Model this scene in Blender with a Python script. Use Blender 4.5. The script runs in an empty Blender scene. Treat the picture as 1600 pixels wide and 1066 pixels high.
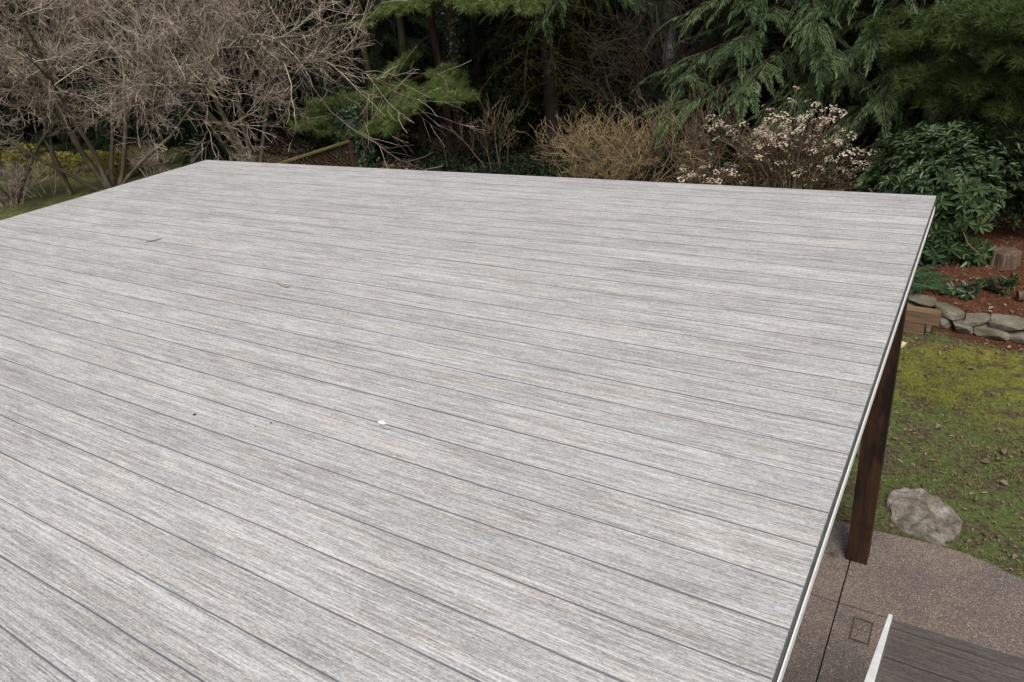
import bpy, math, random
import numpy as np
from mathutils import Matrix, Vector
rad = math.radians
# ------------------------------------------------------------------ camera, world, light
SC = bpy.context.scene
COL = SC.collection
CAMZ = 4.05
R = np.array([[0.84620387, -0.15721577, 0.5091387],
              [0.52304612, 0.42759504, -0.73728233],
              [-0.10179277, 0.89019418, 0.44406368]])
F = 1143.18
cam_d = bpy.data.cameras.new('camera'); cam = bpy.data.objects.new('camera', cam_d); COL.objects.link(cam)
M4 = Matrix([list(R[0]) + [0], list(R[1]) + [0], list(R[2]) + [CAMZ], [0, 0, 0, 1]])
cam.matrix_world = M4
cam_d.sensor_width = 36; cam_d.lens = F * 36 / 1600
cam_d.clip_start = 0.05; cam_d.clip_end = 2000
SC.camera = cam
SUN_EL, SUN_AZ = 56, 150      # azimuth clockwise from +Y
world = bpy.data.worlds.new('World'); SC.world = world; world.use_nodes = True
wt = world.node_tree; wt.nodes.clear()
sky = wt.nodes.new('ShaderNodeTexSky'); sky.sky_type = 'NISHITA'; sky.sun_disc = False
sky.sun_elevation = rad(SUN_EL); sky.sun_rotation = rad(SUN_AZ); sky.dust_density = 3
hs = wt.nodes.new('ShaderNodeHueSaturation'); hs.inputs['Saturation'].default_value = 0.18
bg = wt.nodes.new('ShaderNodeBackground'); bg.inputs['Strength'].default_value = 0.085
wo = wt.nodes.new('ShaderNodeOutputWorld')
wt.links.new(sky.outputs[0], hs.inputs['Color']); wt.links.new(hs.outputs[0], bg.inputs['Color']); wt.links.new(bg.outputs[0], wo.inputs[0])
sl = bpy.data.lights.new('sun', 'SUN'); sl.energy = 1.5; sl.angle = rad(22); sl.color = (1.0, 0.965, 0.92)
so = bpy.data.objects.new('sun', sl); COL.objects.link(so)
az, el = rad(SUN_AZ), rad(SUN_EL)
sdir = Vector((math.sin(az) * math.cos(el), math.cos(az) * math.cos(el), math.sin(el)))
so.rotation_euler = sdir.to_track_quat('Z', 'Y').to_euler(); so.location = (3, -8, 20)
SC.view_settings.view_transform = 'Standard'; SC.view_settings.look = 'None'
SC.view_settings.gamma = 1; SC.view_settings.exposure = 0.85
SC.cycles.max_bounces = 5; SC.cycles.diffuse_bounces = 3; SC.cycles.transparent_max_bounces = 8

rng = np.random.default_rng(11)
random.seed(5)
# ------------------------------------------------------------------ places
def dirpix(px, py):
    v = np.array([px - 800., -(py - 533.), -F]); v /= np.linalg.norm(v)
    return R @ v
def atY(px, py, Y):
    d = dirpix(px, py); return d * (Y / d[1]) + np.array([0, 0, CAMZ])
def atZ(px, py, z):
    d = dirpix(px, py); return d * ((z - CAMZ) / d[2]) + np.array([0, 0, CAMZ])
def ss(t): t = np.clip(t, 0, 1); return t * t * (3 - 2 * t)
WX = [-60, -6, -1.5, -0.46, -0.2, 0.06, 0.65, 1.5, 6, 60]
WY = [11, 10.4, 9.55, 9.2, 8.98, 8.78, 8.72, 8.95, 9.6, 11]
def wallY(x): return np.interp(x, WX, WY)
def T(x, y):
    x = np.asarray(x, float); y = np.asarray(y, float)
    z = 0.75 * ss((-x - 9) / 9) + 0.9 * ss((y - 13) / 14)
    z = z + 0.19 * ss((y - wallY(x) + 0.02) / 0.16) * ss((x + 7) / 3)
    z = z + 0.02 * np.sin(x * 1.7 + 0.6) * np.sin(y * 1.3) * ss((y - 5.6) / 2) + 0.012 * np.sin(x * 5.1) * np.sin(y * 4.3 + 1) * ss((y - 5.6) / 2)
    return z
def ground(px, py):
    d = dirpix(px, py); p = np.array([0, 0, CAMZ]); t = 2.0
    while t < 120:
        q = p + d * t
        if q[2] < T(q[0], q[1]): return q
        t += 0.02
    return p + d * 30
def gat(px, Y, py=270):
    """ground point under the sight line through column px at depth Y"""
    q = atY(px, py, Y); return np.array([q[0], q[1], float(T(q[0], q[1]))])

# ------------------------------------------------------------------ object helpers
def tag(o, label=None, cat=None, group=None, kind=None):
    if label: o['label'] = label
    if cat: o['category'] = cat
    if group: o['group'] = group
    if kind: o['kind'] = kind
    return o
def empty(name, loc, label, cat, group=None, rz=0, sc=1):
    o = bpy.data.objects.new(name, None); COL.objects.link(o); o.location = loc
    o.rotation_euler = (0, 0, rz); o.scale = (sc, sc, sc); o.empty_display_size = 0.2
    return tag(o, label, cat, group)
class G:
    """collects quads/tris and links them as one mesh"""
    def __init__(s): s.v = []; s.q = []; s.t = []; s.n = 0; s.tubes = {}
    def add(s, V, Q=None, Tn=None):
        V = np.asarray(V, float).reshape(-1, 3)
        if Q is not None and len(Q): s.q.append(np.asarray(Q, int) + s.n)
        if Tn is not None and len(Tn): s.t.append(np.asarray(Tn, int) + s.n)
        s.v.append(V); s.n += len(V); return s
    def box(s, c, d, rz=0, jit=0):
        x, y, z = [k / 2 for k in d]
        V = np.array([[-x, -y, -z], [x, -y, -z], [x, y, -z], [-x, y, -z], [-x, -y, z], [x, -y, z], [x, y, z], [-x, y, z]])
        if jit: V = V + rng.normal(0, jit, V.shape)
        cr, sr = math.cos(rz), math.sin(rz); V = V @ np.array([[cr, sr, 0], [-sr, cr, 0], [0, 0, 1]])
        return s.add(V + np.array(c), [[0, 3, 2, 1], [4, 5, 6, 7], [0, 1, 5, 4], [1, 2, 6, 5], [2, 3, 7, 6], [3, 0, 4, 7]])
    def tube(s, pts, rr, sides=3):
        pts = np.asarray(pts, float); s.tubes.setdefault((len(pts), sides), []).append((pts, np.asarray(rr, float)))
    def flush(s):
        for (k, n), L in s.tubes.items():
            P = np.array([a for a, b in L]); Rr = np.array([b for a, b in L]); N = len(L)
            Tg = np.gradient(P, axis=1); Tg /= np.linalg.norm(Tg, axis=2, keepdims=True) + 1e-9
            ref = np.array([0.31, 0.17, 0.93]) + rng.normal(0, 0.05, (N, 1, 3)); 
            big = np.abs((Tg * ref).sum(2)).mean(1) > 0.9
            ref[big] = np.array([0.95, 0.2, 0.1])
            U = np.cross(Tg, np.broadcast_to(ref, Tg.shape)); U /= np.linalg.norm(U, axis=2, keepdims=True) + 1e-9
            W = np.cross(Tg, U); a = np.arange(n) * 2 * np.pi / n
            V = P[:, :, None, :] + Rr[:, :, None, None] * (np.cos(a)[None, None, :, None] * U[:, :, None, :] + np.sin(a)[None, None, :, None] * W[:, :, None, :])
            i = np.arange(k - 1)[:, None]; j = np.arange(n)[None, :]; jn = (j + 1) % n
            Qb = np.stack([i * n + j, i * n + jn, (i + 1) * n + jn, (i + 1) * n + j], -1).reshape(-1, 4)
            Q = (Qb[None] + (np.arange(N) * k * n)[:, None, None]).reshape(-1, 4)
            s.add(V.reshape(-1, 3), Q)
        s.tubes = {}
    def stamp(s, P, Q, Tn, Ms, Ts):
        """copies of a small shape: Ms (n,3,3) columns = axes, Ts (n,3)"""
        P = np.asarray(P, float); Ms = np.asarray(Ms); Ts = np.asarray(Ts); n = len(Ts); k = len(P)
        V = np.einsum('nij,kj->nki', Ms, P) + Ts[:, None, :]
        off = (np.arange(n) * k)[:, None, None]
        q = (np.asarray(Q, int)[None] + off).reshape(-1, 4) if Q is not None and len(Q) else None
        t = (np.asarray(Tn, int)[None] + off).reshape(-1, 3) if Tn is not None and len(Tn) else None
        return s.add(V.reshape(-1, 3), q, t)
    def proto(s):
        s.flush(); return np.concatenate(s.v), (np.concatenate(s.q) if s.q else None), (np.concatenate(s.t) if s.t else None)
    def build(s, name, mat, parent=None, smooth=False):
        s.flush()
        V = np.concatenate(s.v); q = np.concatenate(s.q) if s.q else np.zeros((0, 4), int); t = np.concatenate(s.t) if s.t else np.zeros((0, 3), int)
        if parent is not None and 'org' in dir(s): V = V - s.org
        me = bpy.data.meshes.new(name); me.vertices.add(len(V)); me.vertices.foreach_set('co', V.ravel().astype(np.float32))
        me.loops.add(q.size + t.size); me.loops.foreach_set('vertex_index', np.concatenate([q.ravel(), t.ravel()]).astype(np.int32))
        npol = len(q) + len(t); me.polygons.add(npol)
        st = np.concatenate([np.arange(len(q)) * 4, q.size + np.arange(len(t)) * 3]); me.polygons.foreach_set('loop_start', st.astype(np.int32))
        me.polygons.foreach_set('loop_total', np.concatenate([np.full(len(q), 4), np.full(len(t), 3)]).astype(np.int32))
        me.polygons.foreach_set('use_smooth', np.full(npol, smooth))
        me.update(calc_edges=True); me.validate()
        if mat: me.materials.append(mat)
        o = bpy.data.objects.new(name, me); COL.objects.link(o); o.parent = parent
        return o
def unit(v): v = np.asarray(v, float); return v / (np.linalg.norm(v, axis=-1, keepdims=True) + 1e-9)
def frames(D, up, spin=0.0):
    """matrices whose x axis runs along D and whose z axis leans to up"""
    D = unit(D); up = np.broadcast_to(np.asarray(up, float), D.shape) + rng.normal(0, 0.02 + spin, D.shape)
    Yv = unit(np.cross(up, D)); Z = np.cross(D, Yv)
    return np.stack([D, Yv, Z], -1)
def rdir(n): return unit(rng.normal(size=(n, 3)))

# ------------------------------------------------------------------ materials
def NT(name):
    m = bpy.data.materials.new(name); m.use_nodes = True; nt = m.node_tree
    return m, nt, nt.nodes['Principled BSDF']
def ramp(nt, fac, stops):
    r = nt.nodes.new('ShaderNodeValToRGB'); e = r.color_ramp.elements
    while len(e) < len(stops): e.new(0.5)
    for k, (p, c) in enumerate(stops): e[k].position = p; e[k].color = tuple(c) + (1,)
    nt.links.new(fac, r.inputs[0]); return r.outputs[0]
def coords(nt, scale=(1, 1, 1), kind='Object', rot=(0, 0, 0), loc=(0, 0, 0)):
    tc = nt.nodes.new('ShaderNodeTexCoord'); mp = nt.nodes.new('ShaderNodeMapping')
    mp.inputs['Scale'].default_value = scale; mp.inputs['Rotation'].default_value = rot; mp.inputs['Location'].default_value = loc
    nt.links.new(tc.outputs[kind], mp.inputs[0]); return mp.outputs[0]
def noise(nt, vec, scale=1, detail=3, rough=0.5, out='Fac', dist=0):
    n = nt.nodes.new('ShaderNodeTexNoise'); n.inputs['Scale'].default_value = scale; n.inputs['Detail'].default_value = detail
    n.inputs['Roughness'].default_value = rough; n.inputs['Distortion'].default_value = dist; nt.links.new(vec, n.inputs['Vector']); return n.outputs[out]
def math_(nt, op, a, b=None, clamp=False):
    m = nt.nodes.new('ShaderNodeMath'); m.operation = op; m.use_clamp = clamp
    for i, v in enumerate((a, b)):
        if v is None: continue
        if isinstance(v, (int, float)): m.inputs[i].default_value = v
        else: nt.links.new(v, m.inputs[i])
    return m.outputs[0]
def mix(nt, fac, a, b, mode='MIX'):
    m = nt.nodes.new('ShaderNodeMix'); m.data_type = 'RGBA'; m.blend_type = mode
    for sck, v in ((m.inputs[0], fac), (m.inputs[6], a), (m.inputs[7], b)):
        if isinstance(v, (int, float)): sck.default_value = v
        elif isinstance(v, tuple): sck.default_value = v + (1,)
        else: nt.links.new(v, sck)
    return m.outputs[2]
def bump(nt, b, h, strength=0.4, dist=0.01):
    n = nt.nodes.new('ShaderNodeBump'); n.inputs['Strength'].default_value = strength; n.inputs['Distance'].default_value = dist
    nt.links.new(h, n.inputs['Height']); nt.links.new(n.outputs[0], b.inputs['Normal'])
def island(nt): return nt.nodes.new('ShaderNodeNewGeometry').outputs['Random Per Island']
def foliage(name, cols, rough=0.55, spec=0.3, big=0.5, trans=0.25):
    m, nt, b = NT(name)
    n = noise(nt, coords(nt), big, 2)
    f = math_(nt, 'ADD', math_(nt, 'MULTIPLY', island(nt), 0.55), math_(nt, 'MULTIPLY', n, 0.6))
    c = ramp(nt, f, [(0.15 + 0.75 * k / (len(cols) - 1), c) for k, c in enumerate(cols)])
    nt.links.new(c, b.inputs['Base Color']); b.inputs['Roughness'].default_value = rough; b.inputs['Specular IOR Level'].default_value = spec
    if trans:
        tr = nt.nodes.new('ShaderNodeBsdfTranslucent'); nt.links.new(c, tr.inputs[0]); ms = nt.nodes.new('ShaderNodeMixShader'); ms.inputs[0].default_value = trans
        nt.links.new(b.outputs[0], ms.inputs[1]); nt.links.new(tr.outputs[0], ms.inputs[2]); nt.links.new(ms.outputs[0], nt.nodes['Material Output'].inputs[0])
    return m
def bark(name, cols, sc=6, moss=None, stretch=0.25, rough=0.9):
    m, nt, b = NT(name)
    v = coords(nt, (1, 1, stretch)); n = noise(nt, v, sc, 5, 0.65)
    c = ramp(nt, n, [(0.25 + 0.5 * k / (len(cols) - 1), c) for k, c in enumerate(cols)])
    if moss:
        mk = ramp(nt, noise(nt, coords(nt), 2.2, 3), [(0.42, (0, 0, 0)), (0.58, (1, 1, 1))]); c = mix(nt, mk, c, moss)
    nt.links.new(c, b.inputs['Base Color']); b.inputs['Roughness'].default_value = rough; b.inputs['Specular IOR Level'].default_value = 0.15
    bump(nt, b, noise(nt, v, sc * 4, 4), 0.6, 0.01)
    return m
def plain(name, col, rough=0.6, spec=0.3, var=0.15, sc=20):
    m, nt, b = NT(name); n = noise(nt, coords(nt), sc, 4)
    d = tuple(k * (1 - var) for k in col); e = tuple(min(1, k * (1 + var)) for k in col)
    nt.links.new(ramp(nt, n, [(0.3, d), (0.7, e)]), b.inputs['Base Color']); b.inputs['Roughness'].default_value = rough; b.inputs['Specular IOR Level'].default_value = spec
    return m

def vinyl(name, dark, mid, light, seam, pitch, phase, seamcol, contrast=1.0):
    """printed plank vinyl: fine broken grain along X, wavy seams every `pitch`"""
    m, nt, b = NT(name)
    base = coords(nt)
    wob = noise(nt, coords(nt, (1.3, 5, 1)), 1, 2)
    fine = noise(nt, coords(nt, (9, 300, 1)), 1, 2, 0.7)
    med = noise(nt, coords(nt, (3.5, 90, 1), loc=(3, 1, 0)), 1, 2, 0.7, dist=0.1)
    bro = noise(nt, coords(nt, (1.6, 8, 1), loc=(9, 4, 0)), 1, 4, 0.65, dist=0.5)
    spk = noise(nt, coords(nt, (80, 260, 1)), 1, 2, 0.8)
    rib = noise(nt, coords(nt, (1.1, 240, 1), loc=(2, 7, 0)), 1, 2, 0.75)
    f = math_(nt, 'ADD', math_(nt, 'MULTIPLY', fine, 0.50 * contrast), math_(nt, 'MULTIPLY', med, 0.16 * contrast))
    f = math_(nt, 'ADD', f, math_(nt, 'MULTIPLY', bro, 0.20 * contrast)); f = math_(nt, 'ADD', f, math_(nt, 'MULTIPLY', spk, 0.5 * contrast))
    f = math_(nt, 'ADD', f, math_(nt, 'MULTIPLY', rib, 0.42 * contrast)); f = math_(nt, 'ADD', f, 0.5 - 0.89 * contrast)
    c = ramp(nt, f, [(0.28, dark), (0.48, mid), (0.66, light)])
    hue = noise(nt, coords(nt, (2.5, 22, 1), loc=(5, 8, 0)), 1, 3, 0.6)
    c = mix(nt, 1.0, c, ramp(nt, hue, [(0.3, (0.97, 0.985, 1.03)), (0.5, (1, 1, 1)), (0.7, (1.03, 0.985, 0.965))]), 'MULTIPLY')
    # seams
    sx = nt.nodes.new('ShaderNodeSeparateXYZ'); nt.links.new(base, sx.inputs[0])
    y = math_(nt, 'ADD', sx.outputs[1], math_(nt, 'MULTIPLY', math_(nt, 'SUBTRACT', wob, 0.5), 0.016))
    u = math_(nt, 'DIVIDE', math_(nt, 'SUBTRACT', y, phase), pitch)
    fr = math_(nt, 'ABSOLUTE', math_(nt, 'SUBTRACT', math_(nt, 'FRACT', math_(nt, 'ADD', u, 0.5)), 0.5))   # 0 on a seam
    d = math_(nt, 'MULTIPLY', fr, pitch)
    strength = noise(nt, coords(nt, (0.6, 30, 1)), 1, 2)
    wdt = math_(nt, 'ADD', 0.0017, math_(nt, 'MULTIPLY', strength, seam))
    s = math_(nt, 'SUBTRACT', 1.0, math_(nt, 'DIVIDE', d, wdt), True)
    s = math_(nt, 'MULTIPLY', math_(nt, 'MULTIPLY', s, 2.2, True), 0.85)
    # each printed plank its own slight tone
    pid = math_(nt, 'FLOOR', u); wn = nt.nodes.new('ShaderNodeTexWhiteNoise'); wn.noise_dimensions = '1D'; nt.links.new(pid, wn.inputs['W'])
    tone = math_(nt, 'ADD', 0.955, math_(nt, 'MULTIPLY', wn.outputs[0], 0.09))
    c = mix(nt, 1.0, c, tone, 'MULTIPLY')
    c = mix(nt, s, c, seamcol)
    nt.links.new(c, b.inputs['Base Color']); b.inputs['Roughness'].default_value = 0.7; b.inputs['Specular IOR Level'].default_value = 0.12
    bump(nt, b, math_(nt, 'SUBTRACT', math_(nt, 'MULTIPLY', fine, 0.5), s), 0.25, 0.002)
    return m
M = {}
M['vinyl'] = vinyl('deck_vinyl', (0.135, 0.128, 0.123), (0.330, 0.319, 0.310), (0.575, 0.564, 0.553), 0.0040, 0.159, 0.585, (0.085, 0.09, 0.105))
M['vinyl_dark'] = vinyl('landing_vinyl', (0.034, 0.027, 0.025), (0.074, 0.062, 0.057), (0.15, 0.128, 0.118), 0.003, 0.159, 0.1, (0.03, 0.026, 0.026), 0.8)
M['trim_grey'] = plain('trim_grey', (0.075, 0.075, 0.072), 0.6, 0.3, 0.2)
M['trim_white'] = plain('trim_white', (0.84, 0.83, 0.81), 0.45, 0.4, 0.06, 9)
M['trim_alu'] = plain('trim_aluminium', (0.55, 0.55, 0.55), 0.5, 0.4, 0.15, 40)
def wood(name, a, b_, c_, ax=2, rough=0.6, blotch=None):
    m, nt, b = NT(name); s = [14, 14, 14]; s[ax] = 1.0
    v = coords(nt, tuple(s)); n = noise(nt, v, 1.6, 5, 0.65, dist=0.6)
    c = ramp(nt, n, [(0.3, a), (0.5, b_), (0.72, c_)])
    if blotch:
        c = mix(nt, ramp(nt, noise(nt, coords(nt, (5, 5, 2.2)), 1.3, 4, 0.6), [(0.46, (0, 0, 0)), (0.62, (0.85, 0.85, 0.85))]), c, blotch)
    nt.links.new(c, b.inputs['Base Color']); b.inputs['Roughness'].default_value = rough; b.inputs['Specular IOR Level'].default_value = 0.3
    bump(nt, b, n, 0.35, 0.004); return m
M['post'] = wood('stained_wood', (0.010, 0.0045, 0.0025), (0.032, 0.014, 0.007), (0.072, 0.031, 0.014), 2, 0.65, (0.006, 0.0035, 0.0025))
M['joist'] = wood('joist_wood', (0.05, 0.028, 0.015), (0.09, 0.05, 0.027), (0.14, 0.085, 0.05), 0, 0.8)
M['timber'] = wood('timber_wood', (0.085, 0.05, 0.03), (0.15, 0.095, 0.055), (0.23, 0.15, 0.09), 0, 0.8)
M['palewood'] = wood('pale_wood', (0.45, 0.33, 0.20), (0.6, 0.47, 0.31), (0.7, 0.58, 0.42), 0, 0.8)
M['oldwood'] = wood('old_wood', (0.035, 0.024, 0.016), (0.09, 0.06, 0.04), (0.20, 0.145, 0.10), 2, 0.9)

def stone(name, a, b_, c_, moss=None, sc=7):
    m, nt, b = NT(name); v = coords(nt)
    n = noise(nt, v, sc, 6, 0.7); c = ramp(nt, n, [(0.3, a), (0.5, b_), (0.68, c_)])
    sp = noise(nt, v, sc * 14, 2, 0.7); c = mix(nt, 0.7, c, ramp(nt, sp, [(0.35, (0.55, 0.55, 0.55)), (0.65, (1.3, 1.3, 1.3))]), 'MULTIPLY')
    if moss: c = mix(nt, ramp(nt, noise(nt, v, 3.5, 4), [(0.47, (0, 0, 0)), (0.6, (0.8, 0.8, 0.8))]), c, moss)
    nt.links.new(c, b.inputs['Base Color']); b.inputs['Roughness'].default_value = 0.9; b.inputs['Specular IOR Level'].default_value = 0.2
    bump(nt, b, noise(nt, v, sc * 4, 6, 0.7), 0.8, 0.02); return m
M['boulder'] = stone('boulder_stone', (0.07, 0.057, 0.045), (0.20, 0.17, 0.14), (0.37, 0.35, 0.325), None, 7)
M['wallstone'] = stone('wall_stone', (0.085, 0.074, 0.055), (0.175, 0.155, 0.12), (0.30, 0.27, 0.215), (0.09, 0.085, 0.04))

# exposed aggregate patio
m, nt, b = NT('aggregate_concrete'); v = coords(nt)
vo = nt.nodes.new('ShaderNodeTexVoronoi'); vo.inputs['Scale'].default_value = 185; nt.links.new(v, vo.inputs['Vector'])
sep = nt.nodes.new('ShaderNodeSeparateColor'); nt.links.new(vo.outputs['Color'], sep.inputs[0])
peb = ramp(nt, sep.outputs[0], [(0.0, (0.11, 0.092, 0.085)), (0.3, (0.165, 0.135, 0.119)), (0.55, (0.215, 0.165, 0.135)), (0.8, (0.27, 0.215, 0.18)), (0.95, (0.42, 0.37, 0.325))])
peb.node.color_ramp.interpolation = 'CONSTANT'
edge = ramp(nt, vo.outputs['Distance'], [(0.35, (1, 1, 1)), (0.8, (0.5, 0.48, 0.47))])
c = mix(nt, 1.0, peb, edge, 'MULTIPLY')
bl = ramp(nt, noise(nt, v, 1.6, 4, 0.6), [(0.33, (0.72, 0.74, 0.8)), (0.6, (1.1, 1.05, 1.0))]); c = mix(nt, 1.0, c, bl, 'MULTIPLY')
# a round oily stain beside the post, damp patches of its own shape
st = nt.nodes.new('ShaderNodeVectorMath'); st.operation = 'DISTANCE'; q = atZ(1301, 866, 0.03)
nt.links.new(v, st.inputs[0]); st.inputs[1].default_value = (q[0], q[1], 0.03)
sd = math_(nt, 'ADD', st.outputs['Value'], math_(nt, 'MULTIPLY', noise(nt, v, 30, 3), 0.05))
c = mix(nt, ramp(nt, sd, [(0.035, (0.8, 0.8, 0.8)), (0.07, (0, 0, 0))]), c, (0.025, 0.022, 0.022))
nt.links.new(c, b.inputs['Base Color']); b.inputs['Roughness'].default_value = 0.75
bump(nt, b, math_(nt, 'SUBTRACT', 1.0, vo.outputs['Distance']), 0.5, 0.004); M['patio'] = m
M['joint'] = plain('joint_dirt', (0.035, 0.028, 0.024), 0.95, 0.1, 0.3)

# ground: lawn, moss, bare soil, needle bed, forest floor
m, nt, b = NT('garden_ground'); v = coords(nt)
sx = nt.nodes.new('ShaderNodeSeparateXYZ'); nt.links.new(v, sx.inputs[0])
at = nt.nodes.new('ShaderNodeAttribute'); at.attribute_name = 'zone'
sepz = nt.nodes.new('ShaderNodeSeparateColor'); nt.links.new(at.outputs['Color'], sepz.inputs[0])
n1 = noise(nt, v, 1.7, 5, 0.6); n2 = noise(nt, v, 25, 4, 0.7); n3 = noise(nt, v, 90, 2, 0.7)
grass = ramp(nt, n2, [(0.3, (0.045, 0.055, 0.022)), (0.5, (0.09, 0.115, 0.036)), (0.7, (0.17, 0.17, 0.075))])
mossc = ramp(nt, n2, [(0.3, (0.10, 0.11, 0.022)), (0.6, (0.22, 0.22, 0.045))])
soil = ramp(nt, n2, [(0.3, (0.035, 0.024, 0.017)), (0.5, (0.085, 0.06, 0.042)), (0.7, (0.17, 0.13, 0.098))])
need = ramp(nt, n3, [(0.3, (0.03, 0.013, 0.009)), (0.5, (0.085, 0.033, 0.018)), (0.72, (0.17, 0.08, 0.045))])
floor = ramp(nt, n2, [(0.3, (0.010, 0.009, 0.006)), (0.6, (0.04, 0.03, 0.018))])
def mask(ch, a=0.45, b_=0.58, k=0.5): return ramp(nt, math_(nt, 'ADD', ch, math_(nt, 'MULTIPLY', math_(nt, 'SUBTRACT', n1, 0.5), k)), [(a, (0, 0, 0)), (b_, (1, 1, 1))])
c = mix(nt, mask(sepz.outputs[0], 0.4, 0.72, 1.7), grass, mossc)
c = mix(nt, ramp(nt, noise(nt, v, 4.5, 5, 0.65), [(0.46, (0, 0, 0)), (0.60, (0.9, 0.9, 0.9))]), c, soil)
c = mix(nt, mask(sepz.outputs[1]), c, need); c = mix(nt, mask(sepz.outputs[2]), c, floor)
nt.links.new(c, b.inputs['Base Color']); b.inputs['Roughness'].default_value = 0.95; b.inputs['Specular IOR Level'].default_value = 0.1
bump(nt, b, n3, 0.9, 0.02); M['ground'] = m

M['grass'] = foliage('grass_blades', [(0.045, 0.065, 0.018), (0.11, 0.135, 0.032), (0.20, 0.21, 0.05), (0.28, 0.23, 0.12)], 0.6, 0.2, 1.2, 0.3)
M['moss'] = foliage('yellow_moss', [(0.08, 0.09, 0.02), (0.17, 0.175, 0.035), (0.25, 0.235, 0.06)], 0.8, 0.1, 1.5, 0.2)
M['needles'] = foliage('fallen_needles', [(0.035, 0.015, 0.010), (0.10, 0.038, 0.020), (0.18, 0.075, 0.038), (0.26, 0.15, 0.09)], 0.8, 0.1, 1.2, 0)
M['litter'] = foliage('dead_leaves', [(0.05, 0.034, 0.024), (0.12, 0.082, 0.055), (0.21, 0.155, 0.105), (0.35, 0.28, 0.205)], 0.8, 0.15, 2, 0.1)
M['rhodo'] = foliage('rhododendron_leaf', [(0.009, 0.018, 0.007), (0.021, 0.041, 0.014), (0.044, 0.074, 0.024), (0.085, 0.12, 0.045)], 0.42, 0.35, 1.5, 0.1)
M['fern'] = foliage('fern_leaf', [(0.02, 0.05, 0.022), (0.04, 0.085, 0.035), (0.06, 0.11, 0.05)], 0.5, 0.3, 2, 0.2)
M['cedar'] = foliage('cedar_spray', [(0.014, 0.026, 0.012), (0.036, 0.062, 0.027), (0.095, 0.14, 0.06), (0.19, 0.24, 0.11)], 0.6, 0.2, 0.9, 0.2)
M['conifer'] = foliage('shaded_conifer_needle', [(0.005, 0.008, 0.004), (0.010, 0.018, 0.008), (0.020, 0.031, 0.013)], 0.7, 0.15, 0.5, 0.1)  # needle colour darkened to blacken the shady gaps of the wood
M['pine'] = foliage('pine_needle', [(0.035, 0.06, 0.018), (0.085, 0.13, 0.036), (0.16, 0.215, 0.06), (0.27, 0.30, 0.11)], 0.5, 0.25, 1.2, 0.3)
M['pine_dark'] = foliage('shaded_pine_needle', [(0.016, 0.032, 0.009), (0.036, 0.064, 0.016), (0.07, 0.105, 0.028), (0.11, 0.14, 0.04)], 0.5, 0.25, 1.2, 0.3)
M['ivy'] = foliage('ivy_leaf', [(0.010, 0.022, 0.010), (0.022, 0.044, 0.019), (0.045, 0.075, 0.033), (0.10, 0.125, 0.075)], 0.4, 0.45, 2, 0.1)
M['ivy_dark'] = foliage('shaded_ivy_leaf', [(0.005, 0.010, 0.004), (0.011, 0.021, 0.008), (0.028, 0.042, 0.018)], 0.65, 0.15, 1, 0.1)  # deep shade of the wood floor is put into this leaf colour
M['hedge'] = foliage('golden_hedge_leaf', [(0.07, 0.085, 0.018), (0.17, 0.175, 0.035), (0.29, 0.26, 0.06), (0.33, 0.22, 0.08)], 0.6, 0.2, 2, 0.25)
M['hyd_leaf'] = foliage('hydrangea_bud_leaf', [(0.05, 0.085, 0.02), (0.12, 0.17, 0.04), (0.2, 0.24, 0.07)], 0.6, 0.2, 2, 0.25)
M['hyd_flower'] = foliage('dried_flower', [(0.22, 0.14, 0.09), (0.44, 0.33, 0.24), (0.70, 0.60, 0.48), (0.82, 0.76, 0.66)], 0.8, 0.1, 4, 0.25)
M['moss_branch'] = foliage('branch_moss', [(0.012, 0.012, 0.006), (0.024, 0.024, 0.009), (0.048, 0.046, 0.016)], 0.9, 0.05, 1.5, 0.1)
M['maple'] = bark('maple_bark', [(0.05, 0.037, 0.028), (0.12, 0.094, 0.072), (0.28, 0.24, 0.19)], 5, (0.085, 0.078, 0.045))
M['twig'] = foliage('maple_twig', [(0.055, 0.038, 0.032), (0.15, 0.11, 0.092), (0.33, 0.262, 0.21), (0.68, 0.59, 0.45)], 0.8, 0.15, 0.8, 0)
M['tan_twig'] = foliage('tan_twig', [(0.06, 0.04, 0.024), (0.13, 0.088, 0.05), (0.25, 0.175, 0.10), (0.32, 0.255, 0.14)], 0.8, 0.15, 1.5, 0)
M['red_twig'] = foliage('brown_twig', [(0.05, 0.034, 0.024), (0.11, 0.075, 0.05), (0.20, 0.145, 0.10)], 0.8, 0.15, 1.5, 0)
M['dark_twig'] = foliage('bramble_stem', [(0.012, 0.009, 0.007), (0.027, 0.02, 0.015), (0.07, 0.05, 0.038)], 0.8, 0.15, 1.5, 0)  # stem colour lowered to paint in the deep shade around the thickets
M['bark_dark'] = bark('shaded_bark', [(0.010, 0.007, 0.006), (0.026, 0.018, 0.014), (0.05, 0.036, 0.028)], 5)  # dark, reddish and mossy barks carry the wood's deep shade in their colour
M['bark_red'] = bark('reddish_bark', [(0.014, 0.008, 0.006), (0.036, 0.021, 0.015), (0.07, 0.042, 0.03)], 5)
M['bark_moss'] = bark('mossy_bark', [(0.012, 0.009, 0.007), (0.026, 0.02, 0.013), (0.05, 0.04, 0.024)], 5, (0.03, 0.029, 0.010))
M['bark_pale'] = bark('pale_bark', [(0.08, 0.08, 0.08), (0.24, 0.24, 0.24), (0.42, 0.42, 0.42)], 7)
M['paper'] = plain('white_paper', (0.70, 0.70, 0.72), 0.7, 0.2, 0.03)
M['speck'] = plain('black_seed', (0.012, 0.010, 0.010), 0.6)
M['lattice'] = bark('lattice_wood', [(0.03, 0.016, 0.011), (0.065, 0.036, 0.024), (0.11, 0.07, 0.045)], 8)
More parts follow.
